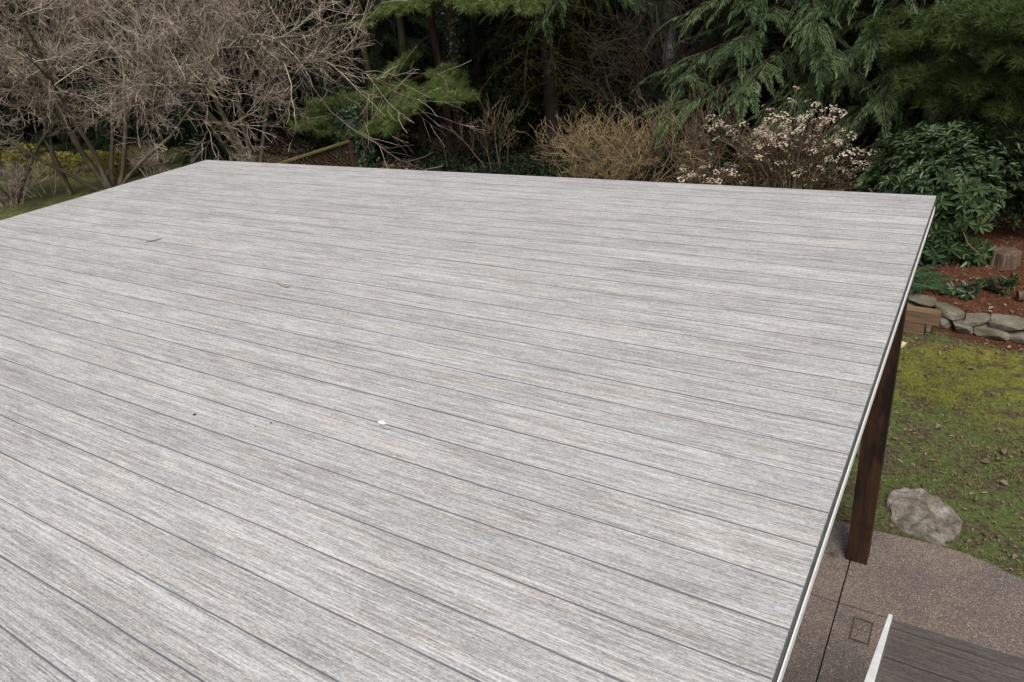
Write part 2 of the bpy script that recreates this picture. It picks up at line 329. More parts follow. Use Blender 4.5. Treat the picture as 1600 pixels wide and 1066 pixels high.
M['rail'] = bark('mossy_rail', [(0.08, 0.06, 0.035), (0.15, 0.12, 0.07), (0.2, 0.17, 0.1)], 8, (0.12, 0.11, 0.04))

# ------------------------------------------------------------------ SETTING: ground, patio
def axis(parts): return np.unique(np.concatenate([np.arange(a, b, s) for a, b, s in parts]).round(4))
gx = axis([(-240, -40, 12), (-40, -8, 0.6), (-8, 5, 0.11), (5, 30, 1), (30, 240, 12)])
gy = axis([(-120, -4, 6), (-4, 4, 0.5), (4, 13, 0.11), (13, 34, 0.6), (34, 260, 12)])
X, Y = np.meshgrid(gx, gy); Z = T(X, Y) - 0.02 * (Y < 4.5)
V = np.stack([X, Y, Z], -1).reshape(-1, 3); nx, ny = len(gx), len(gy)
i, j = np.meshgrid(np.arange(nx - 1), np.arange(ny - 1)); k = (j * nx + i).ravel()
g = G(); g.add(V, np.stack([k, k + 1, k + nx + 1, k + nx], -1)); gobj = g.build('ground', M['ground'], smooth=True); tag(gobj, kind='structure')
xx, yy = V[:, 0], V[:, 1]
zm = ss((yy - 5.9) / 1.6) * ss((xx + 5) / 2) * 0.74 * (1 - ss((yy - 8.2) / 0.6))
zm = np.maximum(zm, 0.36 * ss((-xx - 12) / 3) * (yy < 12))
zn = ss((yy - wallY(xx) + 0.5) / 0.5) * ss((xx + 7) / 3)
zn = np.maximum(zn, 0.5 * ss((yy - 8.0) / .5) * (yy < 10) * ss((xx + 5) / 2))
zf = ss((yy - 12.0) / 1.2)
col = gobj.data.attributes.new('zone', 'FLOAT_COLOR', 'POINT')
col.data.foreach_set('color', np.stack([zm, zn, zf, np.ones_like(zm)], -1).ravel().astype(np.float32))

ptop = 0.03
edge_px = [(1232, 806), (1300, 815), (1345, 824), (1400, 837), (1450, 848), (1500, 862), (1550, 882), (1600, 907)]
ed = [atZ(px, py, ptop)[:2] for px, py in edge_px]
ed = [(-8.5, 5.25), (-4, 5.15), (-1.6, 5.0)] + [tuple(e) for e in ed[1:]] + [(1.15, 4.55), (1.7, 4.15), (2.3, 3.5), (2.9, 2.6), (3.4, 1.4)]
ex, ey = [e[0] for e in ed], [e[1] for e in ed]
XJ, YJ, GAP = -0.375, 4.07, 0.005
def edge_y(x): return np.interp(x, ex, ey)
g = G()
def slab(x0, x1, y0, y1f, n=24):
    xs = np.linspace(x0, x1, n); top = np.array([y1f(x) for x in xs])
    m_ = 12; rows = []
    for f in np.linspace(0, 1, m_): rows.append(np.stack([xs, y0 + (top - y0) * f, np.full(n, ptop)], -1))
    rows = [rows[0] - [0, 0, .1]] + rows + [rows[-1] - [0, 0, .1]]; V = np.concatenate(rows); i_, j_ = np.meshgrid(np.arange(n - 1), np.arange(len(rows) - 1)); k = (j_ * n + i_).ravel()
    g.add(V, np.stack([k, k + 1, k + n + 1, k + n], -1))
    for x_, yt in ((x0, top[0]), (x1, top[-1])): g.add([[x_, y0, ptop - .1], [x_, yt, ptop - .1], [x_, yt, ptop], [x_, y0, ptop]], [[0, 1, 2, 3]])
slab(-8.5, XJ - GAP, YJ + GAP, lambda x: edge_y(x)); slab(XJ + GAP, 1.7, YJ + GAP, lambda x: max(edge_y(x), YJ + 2 * GAP), 60)
slab(-8.5, XJ - GAP, -4, lambda x: YJ - GAP); slab(XJ + GAP, 3.4, -4, lambda x: min(YJ - GAP, edge_y(x)), 60)
tag(g.build('patio', M['patio']), kind='structure')
g = G(); g.box((-3.65, 0.2, ptop - 0.055), (9.6, 7.9, 0.07)); g.box((-4.4, 4.45, ptop - 0.053), (8, 0.9, 0.07)); tag(g.build('patio_joints', M['joint']), kind='structure')

# ------------------------------------------------------------------ THE DECK
DZ = CAMZ - 1.5                       # 2.55
DX0, DX1, DY0, DY1 = -7.4695, -0.228, -2.2, 5.172
deck = empty('raised_deck', (-3.85, 1.5, 0), 'large raised deck of pale grey wood-grain planks standing on brown posts over the patio', 'deck')
def under(o, root):
    o.parent = root; o.matrix_parent_inverse = Matrix.Translation(root.location).inverted(); return o
g = G(); g.box(((DX0 + DX1) / 2, (DY0 + DY1) / 2, DZ - 0.006), (DX1 - DX0, DY1 - DY0, 0.012)); under(g.build('deck_surface', M['vinyl']), deck)
g = G(); g.box((DX1 - 0.0015, (DY0 + DY1) / 2, DZ - 0.0245), (0.015, DY1 - DY0 - 0.002, 0.023)); g.box(((DX0 + DX1) / 2, DY1 - 0.004, DZ - 0.03), (DX1 - DX0 - 0.02, 0.014, 0.034))
g.box((DX0 + 0.004, (DY0 + DY1) / 2, DZ - 0.03), (0.014, DY1 - DY0 - 0.03, 0.034)); under(g.build('edge_band', M['trim_grey']), deck)
g = G()
prof = [(0, 0), (0.007, -0.003), (0.009, -0.008), (0.009, -0.046), (0.005, -0.046), (0.0, -0.012)]
def extr(g, prof, y0, y1, x0, z0, axis='y'):
    n = len(prof); V = [[x0 + a, y, z0 + b_] for y in (y0, y1) for a, b_ in prof]
    Q = [[k, (k + 1) % n, n + (k + 1) % n, n + k] for k in range(n)]
    g.add(V, Q)
extr(g, prof, DY0, DY1 - 0.10, DX1, DZ - 0.0365); under(g.build('drip_flashing', M['trim_white']), deck)
g = G(); g.box(((DX0 + DX1) / 2 - .05, (DY0 + DY1) / 2, DZ - 0.024), (DX1 - DX0 - 0.14, DY1 - DY0 - 0.08, 0.02)); under(g.build('plywood', M['joist']), deck)
g = G()
for x in np.arange(DX0 + 0.2, DX1 - 0.3, 0.41): g.box((x, (DY0 + DY1) / 2, DZ - 0.13), (0.038, DY1 - DY0 - 0.3, 0.184))
under(g.build('joist', M['joist']), deck)
g = G()
for y in (4.75, 1.2, -1.6): g.box(((DX0 + DX1) / 2 - 0.06, y - 0.14, DZ - 0.34), (DX1 - DX0 - 0.2, 0.09, 0.23))
under(g.build('beam', M['post']), deck)
pp = atZ(1354, 884.5, ptop)
PX, PY = pp[0] - 0.07, pp[1] + 0.07
for (x, y) in ((PX, PY), (-3.9, PY), (-7.1, PY), (-3.9, 1.05), (-7.1, 1.05)):
    g = G()
    hgt = DZ - 0.23 - ptop; n = 14
    zs = np.linspace(ptop + 0.012, DZ - 0.455, n); w = 0.07
    V = []
    for kk, z in enumerate(zs):
        for ax_, ay_ in ((-w, -w + .003), (-w + .003, -w), (w - .003, -w), (w, -w + .003), (w, w - .003), (w - .003, w), (-w + .003, w), (-w, w - .003)):
            V.append([x + ax_, y + ay_, z])
    Q = [[r * 8 + a, r * 8 + (a + 1) % 8, (r + 1) * 8 + (a + 1) % 8, (r + 1) * 8 + a] for r in range(n - 1) for a in range(8)]
    g.add(V, Q); g.box((x, y, DZ - 0.30), (0.139, 0.139, 0.31)); po = under(g.build('post', M['post']), deck)
    gb = G(); gb.box((x, y, ptop + 0.008), (0.15, 0.15, 0.012)); gb.box((x, y, ptop + 0.0155), (0.132, 0.132, 0.004)); bp = gb.build('post_base', M['trim_grey']); bp.parent = po; bp.matrix_parent_inverse = po.matrix_parent_inverse.copy()

# things lying on the deck
def frag(name, p, lab, cat, r, mat, th=0.003, sides=5, asp=1.0, group=None, tilt=0.0):
    a = np.sort(rng.uniform(0, 2 * np.pi, sides)) if sides > 5 else np.arange(sides) * 2 * np.pi / sides + rng.uniform(-.25, .25, sides)
    ring = np.stack([np.cos(a) * r * asp, np.sin(a) * r, np.zeros(sides)], -1) * rng.uniform(.8, 1.1, (sides, 1))
    V = np.concatenate([ring, ring * 0.92 + [0, 0, th], [[0, 0, 0]], [[0, 0, th * 1.4]]]); 
    V[:, 2] += V[:, 0] * tilt + abs(tilt) * r * asp * 1.1
    Tn = [[k, (k + 1) % sides, 2 * sides][::-1] for k in range(sides)] + [[sides + k, sides + (k + 1) % sides, 2 * sides + 1] for k in range(sides)]
    Q = [[k, (k + 1) % sides, sides + (k + 1) % sides, sides + k] for k in range(sides)]
    g = G(); g.add(V, Q, Tn); o = g.build(name, mat); o.location = p; return tag(o, lab, cat, group)
p = atZ(598, 663, DZ); o = frag('paper_scrap', (p[0], p[1], DZ + .001), 'small white torn scrap lying on the grey deck planks', 'scrap', 0.014, M['paper'], 0.004, 5, 1.15, tilt=-0.35)
o.rotation_euler = (0, 0, 0.5)
for (px, py, rr, lb) in ((305, 648.5, .006, 'black elongated seed on the deck, the left one of two dark specks'), (424, 661.5, .0055, 'round black seed on the deck, the right one of two dark specks'), (399, 667, .003, 'tiny dark crumb on the deck beside the round black seed')):
    p = atZ(px, py, DZ); o = frag('seed', (p[0], p[1], DZ + .001), lb, 'seed', rr * .75, M['speck'], rr * .6, 6, 1.9 if px < 400 else 1.1, 'dark seeds on the deck'); o.rotation_euler = (0, 0, 0.7)
def curl(name, pix, lab, r, mat, cat):
    g = G(); P = np.array([atZ(a, b_, DZ + 0.002 + c) for a, b_, c in pix]); g.tube(P, np.full(len(P), r), 5); return tag(g.build(name, mat), lab, cat)
curl('twig', [(228, 378, 0.0), (240, 376, .006), (252, 373, 0)], 'thin brown twig lying on the left part of the deck', 0.0035, M['tan_twig'], 'twig')
curl('pine_needle', [(433, 441, 0.0), (438, 446, .004), (448, 449, .003), (452, 448, 0)], 'curled tan pine needle lying mid-deck among the far planks', 0.003, M['tan_twig'], 'needle')
curl('leaf_stalk', [(598, 669, 0.0), (604, 671, .002), (610, 670, 0)], 'fine tan leaf stalk beside the white scrap', 0.001, M['tan_twig'], 'stalk')

# ------------------------------------------------------------------ lower landing at bottom right
LZ = CAMZ - 2.5
la = atZ(1396, 964, LZ); lx0, ly1 = la[0], la[1]
M['trim_land'] = plain('landing_trim', (0.58, 0.58, 0.57), 0.5, 0.4, 0.12, 25)
land = empty('stair_landing', (lx0 + .6, ly1 - .6, 0), 'lower landing covered in dark brown wood-grain vinyl with a pale metal edge, at bottom right', 'landing')
def prism(g, poly, z0, z1):
    n = len(poly); V = [[p_[0], p_[1], z] for z in (z0, z1) for p_ in poly]; g.add(V, [[k, (k + 1) % n, n + (k + 1) % n, n + k] for k in range(n)] + [[4, 5, 6, 7], [3, 2, 1, 0]])
of, on_, inn, inf_ = [atZ(a_, b_, LZ + .03)[:2] for a_, b_ in ((1389, 959), (1350, 1066), (1366, 1066), (1395, 961))]
fe = atZ(1600, 1031, LZ)[:2]; far_d = unit(fe - inf_); C0 = inf_ + np.array([.004, -.002]); e_d = unit(inn - inf_)
far_c = C0 + far_d * 1.5; near_c = C0 + e_d * 1.5
g = G(); prism(g, [near_c, near_c + far_d * 1.5, far_c, C0], LZ - .02, LZ); under(g.build('landing_surface', M['vinyl_dark']), land)
g = G(); prism(g, [of + (on_ - of) * 2.1, inf_ + (inn - inf_) * 2.1, inf_, of], LZ - .04, LZ + .03); under(g.build('metal_edge', M['trim_land']), land)
nrm = np.array([-far_d[1], far_d[0]]) * .008
g = G(); prism(g, [C0 + nrm * .3, far_c + nrm * .3, far_c + nrm * 1.3, C0 + nrm * 1.3], LZ - .06, LZ - .003); under(g.build('front_edge', M['trim_grey']), land)
g = G(); g.box((lx0 + 0.80, ly1 - 0.80, LZ - 0.11), (1.34, 1.34, 0.17)); under(g.build('frame', M['joist']), land)
for dx, dy in ((0.3, -.3), (1.3, -.3), (0.3, -1.3), (1.3, -1.3)):
    g = G(); g.box((lx0 + dx, ly1 + dy, (LZ - .2 + ptop) / 2), (0.09, 0.09, LZ - .2 - ptop)); under(g.build('leg', M['post']), land)

# utility cover set in the patio
cp = [atZ(a, b_, ptop)[:2] for a, b_ in ((1338, 966), (1360, 974), (1354, 1007), (1331, 999))]
cc = np.mean(cp, 0); cov = empty('drain_cover', (cc[0], cc[1], ptop), 'small rectangular brown utility cover set flush in the patio concrete', 'utility cover')
w_, l_ = 0.112, 0.19
g = G()
for s_ in (-1, 1): g.box((s_ * w_ / 2, 0, 0.004), (0.008, l_ + .008, 0.008)); g.box((0, s_ * l_ / 2, 0.0045), (w_ - .009, 0.008, 0.007))
M['rim'] = plain('rusty_rim', (0.075, 0.058, 0.048), 0.9, 0.1, 0.4, 30); g.build('rim', M['rim'], cov)
g = G(); g.box((0, 0, 0.0022), (w_ - .02, l_ - .02, 0.003)); pl = g.build('plate', M['patio'], cov)
g = G(); g.tube(np.array([[-.03, -.07, .0045], [-.012, -.03, .0045], [-.02, 0, .0045], [.012, .02, .0045], [.008, .05, .0045], [.028, .075, .0045]]), np.full(6, .0025), 4); g.build('crack', M['rim'], pl)

# ------------------------------------------------------------------ boulder, wall, timber
def rock(g, c, half, seed, rz=0, n=14, rough=.12, power=3.2, flat=None):
    r = np.random.default_rng(seed); u = np.linspace(0, 2 * np.pi, 2 * n, endpoint=False); v_ = np.linspace(-np.pi / 2, np.pi / 2, n)
    U, Vv = np.meshgrid(u, v_); P = np.stack([np.cos(U) * np.cos(Vv), np.sin(U) * np.cos(Vv), np.sin(Vv)], -1)
    P = P / (np.abs(P) ** power).sum(-1, keepdims=True) ** (1 / power)
    ph = r.uniform(0, 6.28, (8, 1, 1)); kk = r.normal(0, 1, (8, 3)) * np.array([1.2, 1.2, 1.2, 2.5, 2.5, 5, 5, 9])[:, None]
    am = np.array([1, 1, .8, .5, .4, .25, .2, .12]); dsp = sum(am[q] * np.sin((P * kk[q]).sum(-1) + ph[q]) for q in range(8)) * rough * .6
    for _ in range(11):     # planar facets
        nn = unit(r.normal(size=3)); lim = r.uniform(.68, .98); dd = (P * nn).sum(-1); P = P - np.maximum(dd - lim, 0)[..., None] * nn * 0.9
    P = P * (1 + dsp[..., None]); P[..., 2] = np.clip(P[..., 2], -.8, .78 + .12 * P[..., 0:1][..., 0] * r.uniform(-1, 1)) / .8; P = P * np.array(half)
    cr, sr = math.cos(rz), math.sin(rz); P = P @ np.array([[cr, sr, 0], [-sr, cr, 0], [0, 0, 1]]) + np.array(c)
    m_ = 2 * n; ii, jj = np.meshgrid(np.arange(m_), np.arange(n - 1)); Q = np.stack([jj * m_ + ii, jj * m_ + (ii + 1) % m_, (jj + 1) * m_ + (ii + 1) % m_, (jj + 1) * m_ + ii], -1).reshape(-1, 4)
    g.add(P.reshape(-1, 3), Q); return g
# boulder: outline taken round its real footprint, domed and facetted
outl = [(1384, 779), (1392, 768), (1412, 765), (1440, 771), (1466, 780), (1488, 792), (1501, 803), (1506, 813), (1501, 826), (1494, 840), (1482, 848), (1466, 845), (1440, 834), (1412, 824), (1394, 806)]
O = np.array([atZ(a, b_, 0.04)[:2] for a, b_ in outl]); oc = O.mean(0)
g = G(); n = 90; tt = np.arange(n) * len(O) / n; i0 = tt.astype(int) % len(O); fr = (tt % 1)[:, None]; ring = O[i0] * (1 - fr) + O[(i0 + 1) % len(O)] * fr
rings = []
for s_, z in ((1.02, -0.1), (1.02, -0.012), (1.0, 0.022), (0.965, 0.038), (0.93, 0.046), (0.84, 0.050), (0.7, 0.050), (0.5, 0.044), (0.25, 0.048), (0.05, 0.05)):
    w2 = ring * s_ + oc * (1 - s_)
    w3 = np.abs(np.sin(w2[:, 0] * 11 + w2[:, 1] * 17)) * .022 + np.abs(np.sin(w2[:, 0] * 23 - w2[:, 1] * 13 + 1)) * .014
    hh = z + (z > .03) * (w3 - .015) - .05 * np.clip(oc[1] - .02 - w2[:, 1], 0, 1) * 4 * (z > .04) * .6 + .7 * (0.022 * np.sin(w2[:, 0] * 14 + w2[:, 1] * 5) + 0.018 * np.sin(w2[:, 1] * 19 - w2[:, 0] * 9) + .010 * np.sin(w2[:, 0] * 47) * np.sin(w2[:, 1] * 41)) * (z > 0.0) - 0.06 * (w2[:, 0] - oc[0]) * (z > 0.02) + .07 * (w2[:, 1] - oc[1]) * (z > 0.02)
    rings.append(np.stack([w2[:, 0] + .006 * np.sin(hh * 90), w2[:, 1], hh], -1))
V = np.concatenate(rings + [[[oc[0], oc[1], 0.05]]]); nr = len(rings)
Q = [[r * n + a, r * n + (a + 1) % n, (r + 1) * n + (a + 1) % n, (r + 1) * n + a] for r in range(nr - 1) for a in range(n)]
g.add(V, Q, [[(nr - 1) * n + a, (nr - 1) * n + (a + 1) % n, nr * n] for a in range(n)])
tag(g.build('boulder', M['boulder']), 'flat grey boulder sunk in the grass at the curved edge of the patio', 'boulder')

wallr = empty('stone_wall', (0.3, 8.75, 0), 'low dry-laid wall of rough mossy stones holding back the needle-covered bed', 'stone wall')
sts = []
def stone_at(x0, x1, zc, hz, dy=0.0, dep=.11, seed=0, tz=0):
    y0, y1 = wallY(x0), wallY(x1); g = G(); rock(g, ((x0 + x1) / 2, (y0 + y1) / 2 + dy, zc), (math.hypot(x1 - x0, y1 - y0) / 2 + .012, dep, hz), seed, math.atan2(y1 - y0, x1 - x0), 16, .10, 9)
    under(g.build('stone', M['wallstone']), wallr)
x = -6.0; k = 0
fixed = [-0.85, -0.50, -0.22, 0.06, 0.33, 0.72, 1.12, 1.45, 1.9, 2.3, 2.75, 3.2]
xs = list(np.arange(-5.0, -0.9, 0.37)) + fixed
for a, b_ in zip(xs[:-1], xs[1:]):
    stone_at(a, b_, 0.138 + rng.uniform(-.01, .012), 0.046 + rng.uniform(-.008, .010), 0.02, .13, 100 + k); k += 1
lo = list(np.arange(-5.1, -0.7, 0.42)) + [-0.62, -0.30, -0.02, 0.20, 0.50, 0.86, 1.25, 1.62, 2.05, 2.5, 3.0]
for a, b_ in zip(lo[:-1], lo[1:]):
    stone_at(a, b_, 0.040, 0.055, -0.05, .12, 300 + k); k += 1

TZ0 = float(T(-.5, 8.45)) + 0.0
e1 = atZ(1443, 521, TZ0 + .02); 
g = G(); g.box((0, 0, 0.07), (1.5, 0.14, 0.14)); o = g.build('timber_beam', M['timber']); o.location = (e1[0] - 0.75, e1[1] + 0.07, TZ0); o.rotation_euler = (0, 0, -0.02)
tag(o, 'brown square timber lying on the grass, the lower and shorter-looking one of two stacked', 'timber', 'stacked square timbers')
o2 = o.copy(); COL.objects.link(o2); o2.location = (e1[0] - 0.75 + .135, e1[1] + 0.085, TZ0 + 0.142); o2.rotation_euler = (0, 0, -0.06); tag(o2, 'brown square timber stacked on top of another one by the stone wall', 'timber')
q = atZ(1450, 519, TZ0); g = G(); g.box((0, 0, .03), (0.045, 0.09, 0.06), 0, .003); o = g.build('wood_offcut', M['palewood']); o.location = (q[0] - 0.0, q[1] + .05, q[2]); tag(o, 'small pale wood block beside the end of the lower timber', 'wood offcut', 'pale wood offcuts')
q = ground(1412, 545); g = G(); g.box((0, 0, .02), (0.20, 0.09, 0.038), 0, .002); o = g.build('wood_offcut', M['palewood']); o.location = (q[0] - .07, q[1], q[2] + .005); o.rotation_euler = (0, 0, 1.1); tag(o, 'pale cream wood offcut lying on the moss beside the brown post', 'wood offcut', 'pale wood offcuts')

# stump in the bed with a board leaning on it
q = ground(1568, 414); sc_ = empty('tree_stump', q, 'short cut tree stump standing in the needle bed under the rhododendron', 'stump')
g = G(); n = 40; a = np.arange(n) * 2 * np.pi / n; rr = .155 * (1 + .05 * np.sin(3 * a) + .04 * np.sin(7 * a + 1) + .03 * np.sin(17 * a)); hs_ = [-.05, 0.0, .06, .12, .175, .19]; sc2 = [1.12, 1.08, 1.02, 1.0, .99, .95]
V = np.concatenate([np.stack([np.cos(a) * rr * s_, np.sin(a) * rr * s_, np.full(n, h_)], -1) for h_, s_ in zip(hs_, sc2)]); g.add(V, [[r * n + i_, r * n + (i_ + 1) % n, (r + 1) * n + (i_ + 1) % n, (r + 1) * n + i_] for r in range(5) for i_ in range(n)])
g.build('bark', M['oldwood'], sc_)
g = G(); V = np.concatenate([[[0, 0, .195]], np.stack([np.cos(a) * rr * .95, np.sin(a) * rr * .95, np.full(n, .1905)], -1)]); g.add(V, None, [[0, 1 + i_, 1 + (i_ + 1) % n] for i_ in range(n)]); g.build('cut_face', M['oldwood'], sc_)
q2 = ground(1575, 421); g = G(); g.box((0, 0, .085), (.115, .03, .17), 0, .003); o = g.build('wood_board', M['oldwood']); o.location = (q2[0], q2[1] - .02, q2[2]); o.rotation_euler = (-.12, 0, .1); tag(o, 'short weathered board leaning upright against the tree stump', 'board')
# broken log at right edge
q = ground(1588, 470); lg = empty('fallen_log', q, 'short broken pale log lying on the needle bed at the right edge', 'log')
g = G(); P = np.array([[0, 0, .06], [.12, .03, .065], [.25, .09, .06], [.42, .12, .055], [.6, .2, .05]]); g.tube(P, [.062, .065, .058, .05, .03], 12); g.tube(np.array([[.2, .06, .07], [.22, .0, .12], [.27, -.04, .15]]), [.025, .018, .006], 7); g.build('trunk', M['oldwood'], lg, True)
g = G(); g.tube(np.array([[-.004, -.001, .06], [.012, .003, .061]]), [.001, .058], 12); g.build('hollow_end', M['bark_dark'], lg)

# ------------------------------------------------------------------ plant generators
def leaf6(L, W, fold=.25, bend=.15):
    P = np.array([[0, 0, 0], [L, 0, -bend * L], [.35 * L, W / 2, fold * W], [.75 * L, W * .42, fold * W - bend * L * .5], [.35 * L, -W / 2, fold * W], [.75 * L, -W * .42, fold * W - bend * L * .5]])
    return P, np.array([[0, 2, 3, 1], [0, 1, 5, 4]])
def rhomb(L, W): return np.array([[0, 0, 0], [.45 * L, W / 2, .1 * W], [L, 0, 0], [.45 * L, -W / 2, .1 * W]]), np.array([[0, 1, 2, 3]])
def whorl(n=8, L=.12, W=.036, seed=1):
    r = np.random.default_rng(seed); g = G(); P, Q = leaf6(L, W)
    a = np.arange(n) * 2 * np.pi / n + r.uniform(-.2, .2, n); e = r.uniform(-.15, .8, n)
    D = np.stack([np.cos(a) * np.cos(e), np.sin(a) * np.cos(e), np.sin(e)], -1); F_ = frames(D, [0, 0, 1]) * r.uniform(.75, 1.15, (n, 1, 1)); g.stamp(P, Q, None, F_, D * .008)
    return g.proto()
def blobpts(blobs, n, shell=.35, squash=1):
    """points near the surface of ellipsoids (c, (rx,ry,rz)); returns points and outward normals"""
    vol = np.array([b[1][0] * b[1][1] + b[1][0] * b[1][2] for b in blobs]); w = rng.choice(len(blobs), n, p=vol / vol.sum())
    C = np.array([b[0] for b in blobs])[w]; H = np.array([b[1] for b in blobs])[w]; d = rdir(n); d[:, 2] = np.where(d[:, 2] < -.5, -d[:, 2], d[:, 2])
    rr = 1 - shell * rng.random(n) ** 1.5 + rng.normal(0, .05, n)
    return C + d * H * rr[:, None], unit(d / H)
def grow(out, start, d, L, r, lev, sp, tips=None):
    """recursive bare branches; sp: list per level of (children, length ratio, angle, up, wander, npts, sides)"""
    nch, ratio, ang, up, wan, npt, sides = sp[lev]
    P = [np.array(start, float)]; d = unit(d); seg = L / (npt - 1); dirs = [d]
    for _ in range(npt - 1):
        d = unit(d + rng.normal(0, wan, 3) + np.array([0, 0, up])); P.append(P[-1] + d * seg); dirs.append(d)
    rend = r * (.45 if lev < len(sp) - 1 else .4); rr = np.linspace(r, rend, npt); out.setdefault(lev, []).append((np.array(P), rr, sides))
    if lev + 1 >= len(sp):
        if tips is not None: tips.append((P[-1], d))
        return
    for c in range(nch):
        t = rng.uniform(.25 if lev else .48, 1.0) * (npt - 1); k = min(int(t), npt - 2); f = t - k
        p = P[k] * (1 - f) + P[k + 1] * f; dd = dirs[k + 1]
        a = ang * rng.uniform(.6, 1.35); side = unit(np.cross(dd, rng.normal(size=3)))
        nd = dd * math.cos(a) + side * math.sin(a)
        grow(out, p, nd, L * ratio * rng.uniform(.6, 1.25) * (1.15 - .4 * t / (npt - 1)), max(rr[k] * .52, .0025), lev + 1, sp, tips)
def to_g(out, levels, org=None, rmin=0):
    g = G()
    for l in levels:
        for P, rr, s_ in out.get(l, []): g.tube(P if org is None else P - org, np.maximum(rr, rmin), s_)
    return g
def frond(nl=13, L=.56, LL=.20, W=.027, sag=.3, seed=0, hang=.2):
    r = np.random.default_rng(seed); g = G(); P, Q = leaf6(LL, W, .15, .2); t = np.linspace(.12, 1, nl)
    ax = lambda t: np.stack([L * t, 0 * t, -sag * L * t ** 2], -1)
    for s_ in (-1, 1):
        D = np.stack([np.full(nl, .75), np.full(nl, s_ * .8), -hang - .6 * sag * t + r.normal(0, .08, nl)], -1)
        sc = (1.08 - .72 * t) * r.uniform(.75, 1.2, nl)
        g.stamp(P, Q, None, frames(D, [0, 0, 1], .08) * sc[:, None, None], ax(t))
        D2 = D * [1, .45, 1] + [.5, 0, 0]; g.stamp(P * [.55, .8, .6], Q, None, frames(D2, [0, 0, 1], .1) * sc[:, None, None], ax(t) + unit(D) * (LL * .4 * sc)[:, None])
    g.stamp(P, Q, None, frames(np.array([[1, 0, -.7 * sag * 2]]), [0, 0, 1]), ax(np.array([.92])))
    g.tube(ax(np.linspace(0, 1, 4)), [.006, .005, .004, .003], 3)
    return g.proto()
FR = [frond(seed=s_) for s_ in range(3)]
def tuft(n=34, L=.14, W=.0085, seed=0, spread=.9):
    r = np.random.default_rng(seed); V = []; D = unit(np.stack([np.full(n, .75) + r.normal(0, .2, n), r.normal(0, spread, n), r.normal(0, spread, n)], -1))
    b0 = np.stack([r.uniform(-.04, .03, n), np.zeros(n), np.zeros(n)], -1); s_ = unit(np.cross(D, r.normal(size=(n, 3)))) * W / 2; l_ = L * r.uniform(.7, 1.1, (n, 1))
    V = np.stack([b0 - s_, b0 + s_, b0 + D * l_], 1).reshape(-1, 3); return V, None, np.arange(3 * n).reshape(-1, 3)
TU = [tuft(seed=s_) for s_ in range(3)]

def cedar_parts(H, z0, L0, nb, seed, sag=.45, nf=12, fs=1.0, azr=None, wood_r=.16):
    """trunk and crown meshes around the origin"""
    global rng; keep = rng; rng = np.random.default_rng(seed)
    gt, gc = G(), G(); zs = np.linspace(0, H, 10); gt.tube(np.stack([.06 * np.sin(zs), .05 * np.sin(zs * 1.3), zs], -1), np.linspace(wood_r * 1.2, .02, 10), 9)
    Ds, Ts, Sc, which = [], [], [], []
    for b_ in range(nb):
        z = z0 + (H - z0) * (b_ / nb) ** 1.15; a = b_ * 2.399 + rng.uniform(-.3, .3) if azr is None else rng.uniform(*azr)
        L = L0 * (1 - .8 * (z - z0) / (H - z0)) * rng.uniform(.7, 1.1); u = np.array([math.cos(a), math.sin(a), 0]); t = np.linspace(0, 1, 6)
        P = np.array([0, 0, z]) + u * L * t[:, None] + np.array([0, 0, 1]) * (L * (.10 * t - sag * t ** 2 + .12 * t ** 4))[:, None]; gt.tube(P, np.linspace(.035, .006, 6), 4)
        side = np.array([-u[1], u[0], 0]); n = int(nf * max(.5, L / L0))
        for k in range(n):
            tk = .22 + .78 * (k + rng.random()) / n; i_ = min(int(tk * 5), 4); f = tk * 5 - i_; p = P[i_] * (1 - f) + P[i_ + 1] * f; s_ = 1 if k % 2 else -1
            Ds.append(u * (.35 + .6 * tk) + side * s_ * rng.uniform(.5, 1.1) * (1.15 - .7 * tk) + np.array([0, 0, -rng.uniform(.0, .75)])); Ts.append(p); Sc.append(fs * rng.uniform(.7, 1.35))
    Ds, Ts, Sc = np.array(Ds), np.array(Ts), np.array(Sc); Fm = frames(Ds, [0, 0, 1], .25) * Sc[:, None, None]; w = rng.integers(0, 3, len(Ts))
    for k in range(3): gc.stamp(*FR[k], Fm[w == k], Ts[w == k])
    rng = keep; return gt, gc
def tree_obj(name, loc, gt, gc, mt, mc, label, cat, group=None, rz=0, sc=1, crown='crown'):
    e = empty(name, loc, label, cat, group, rz, sc); gt.build('trunk', mt, e, True); gc.build(crown, mc, e); return e
def copy_tree(e, loc, rz, sc, label, group=None):
    c = e.copy(); COL.objects.link(c); c.location = loc; c.rotation_euler = (0, 0, rz); c.scale = (sc, sc, sc * rng.uniform(.95, 1.1)); tag(c, label, None, group)
    for ch in e.children:
        k = ch.copy(); COL.objects.link(k); k.parent = c
    return c

# ------------------------------------------------------------------ lawn, needles, litter (uncountable)
def scatter(n, x0, x1, y0, y1, keepf):
    x = rng.uniform(x0, x1, n); y = rng.uniform(y0, y1, n); m_ = keepf(x, y); return x[m_], y[m_]
def blades(name, mat, x, y, h0, h1, w0, lean=.6, lab='', cat=''):
    n = len(x); a = rng.uniform(0, 2 * np.pi, n); h_ = rng.uniform(h0, h1, n); z = T(x, y); s_ = np.stack([np.cos(a), np.sin(a), 0 * a], -1) * w0 / 2 * rng.uniform(.7, 1.4, (n, 1)); b0 = np.stack([x, y, z - .002], -1)
    tip = b0 + np.stack([rng.normal(0, lean, n) * h_, rng.normal(0, lean, n) * h_, h_], -1); g = G(); g.add(np.stack([b0 - s_, b0 + s_, tip], 1).reshape(-1, 3), None, np.arange(3 * n).reshape(-1, 3)); return tag(g.build(name, mat), lab, cat, None, 'stuff')
offpatio = lambda x, y: y > np.where(x < 3.4, np.interp(x, ex, ey), -4) + .01
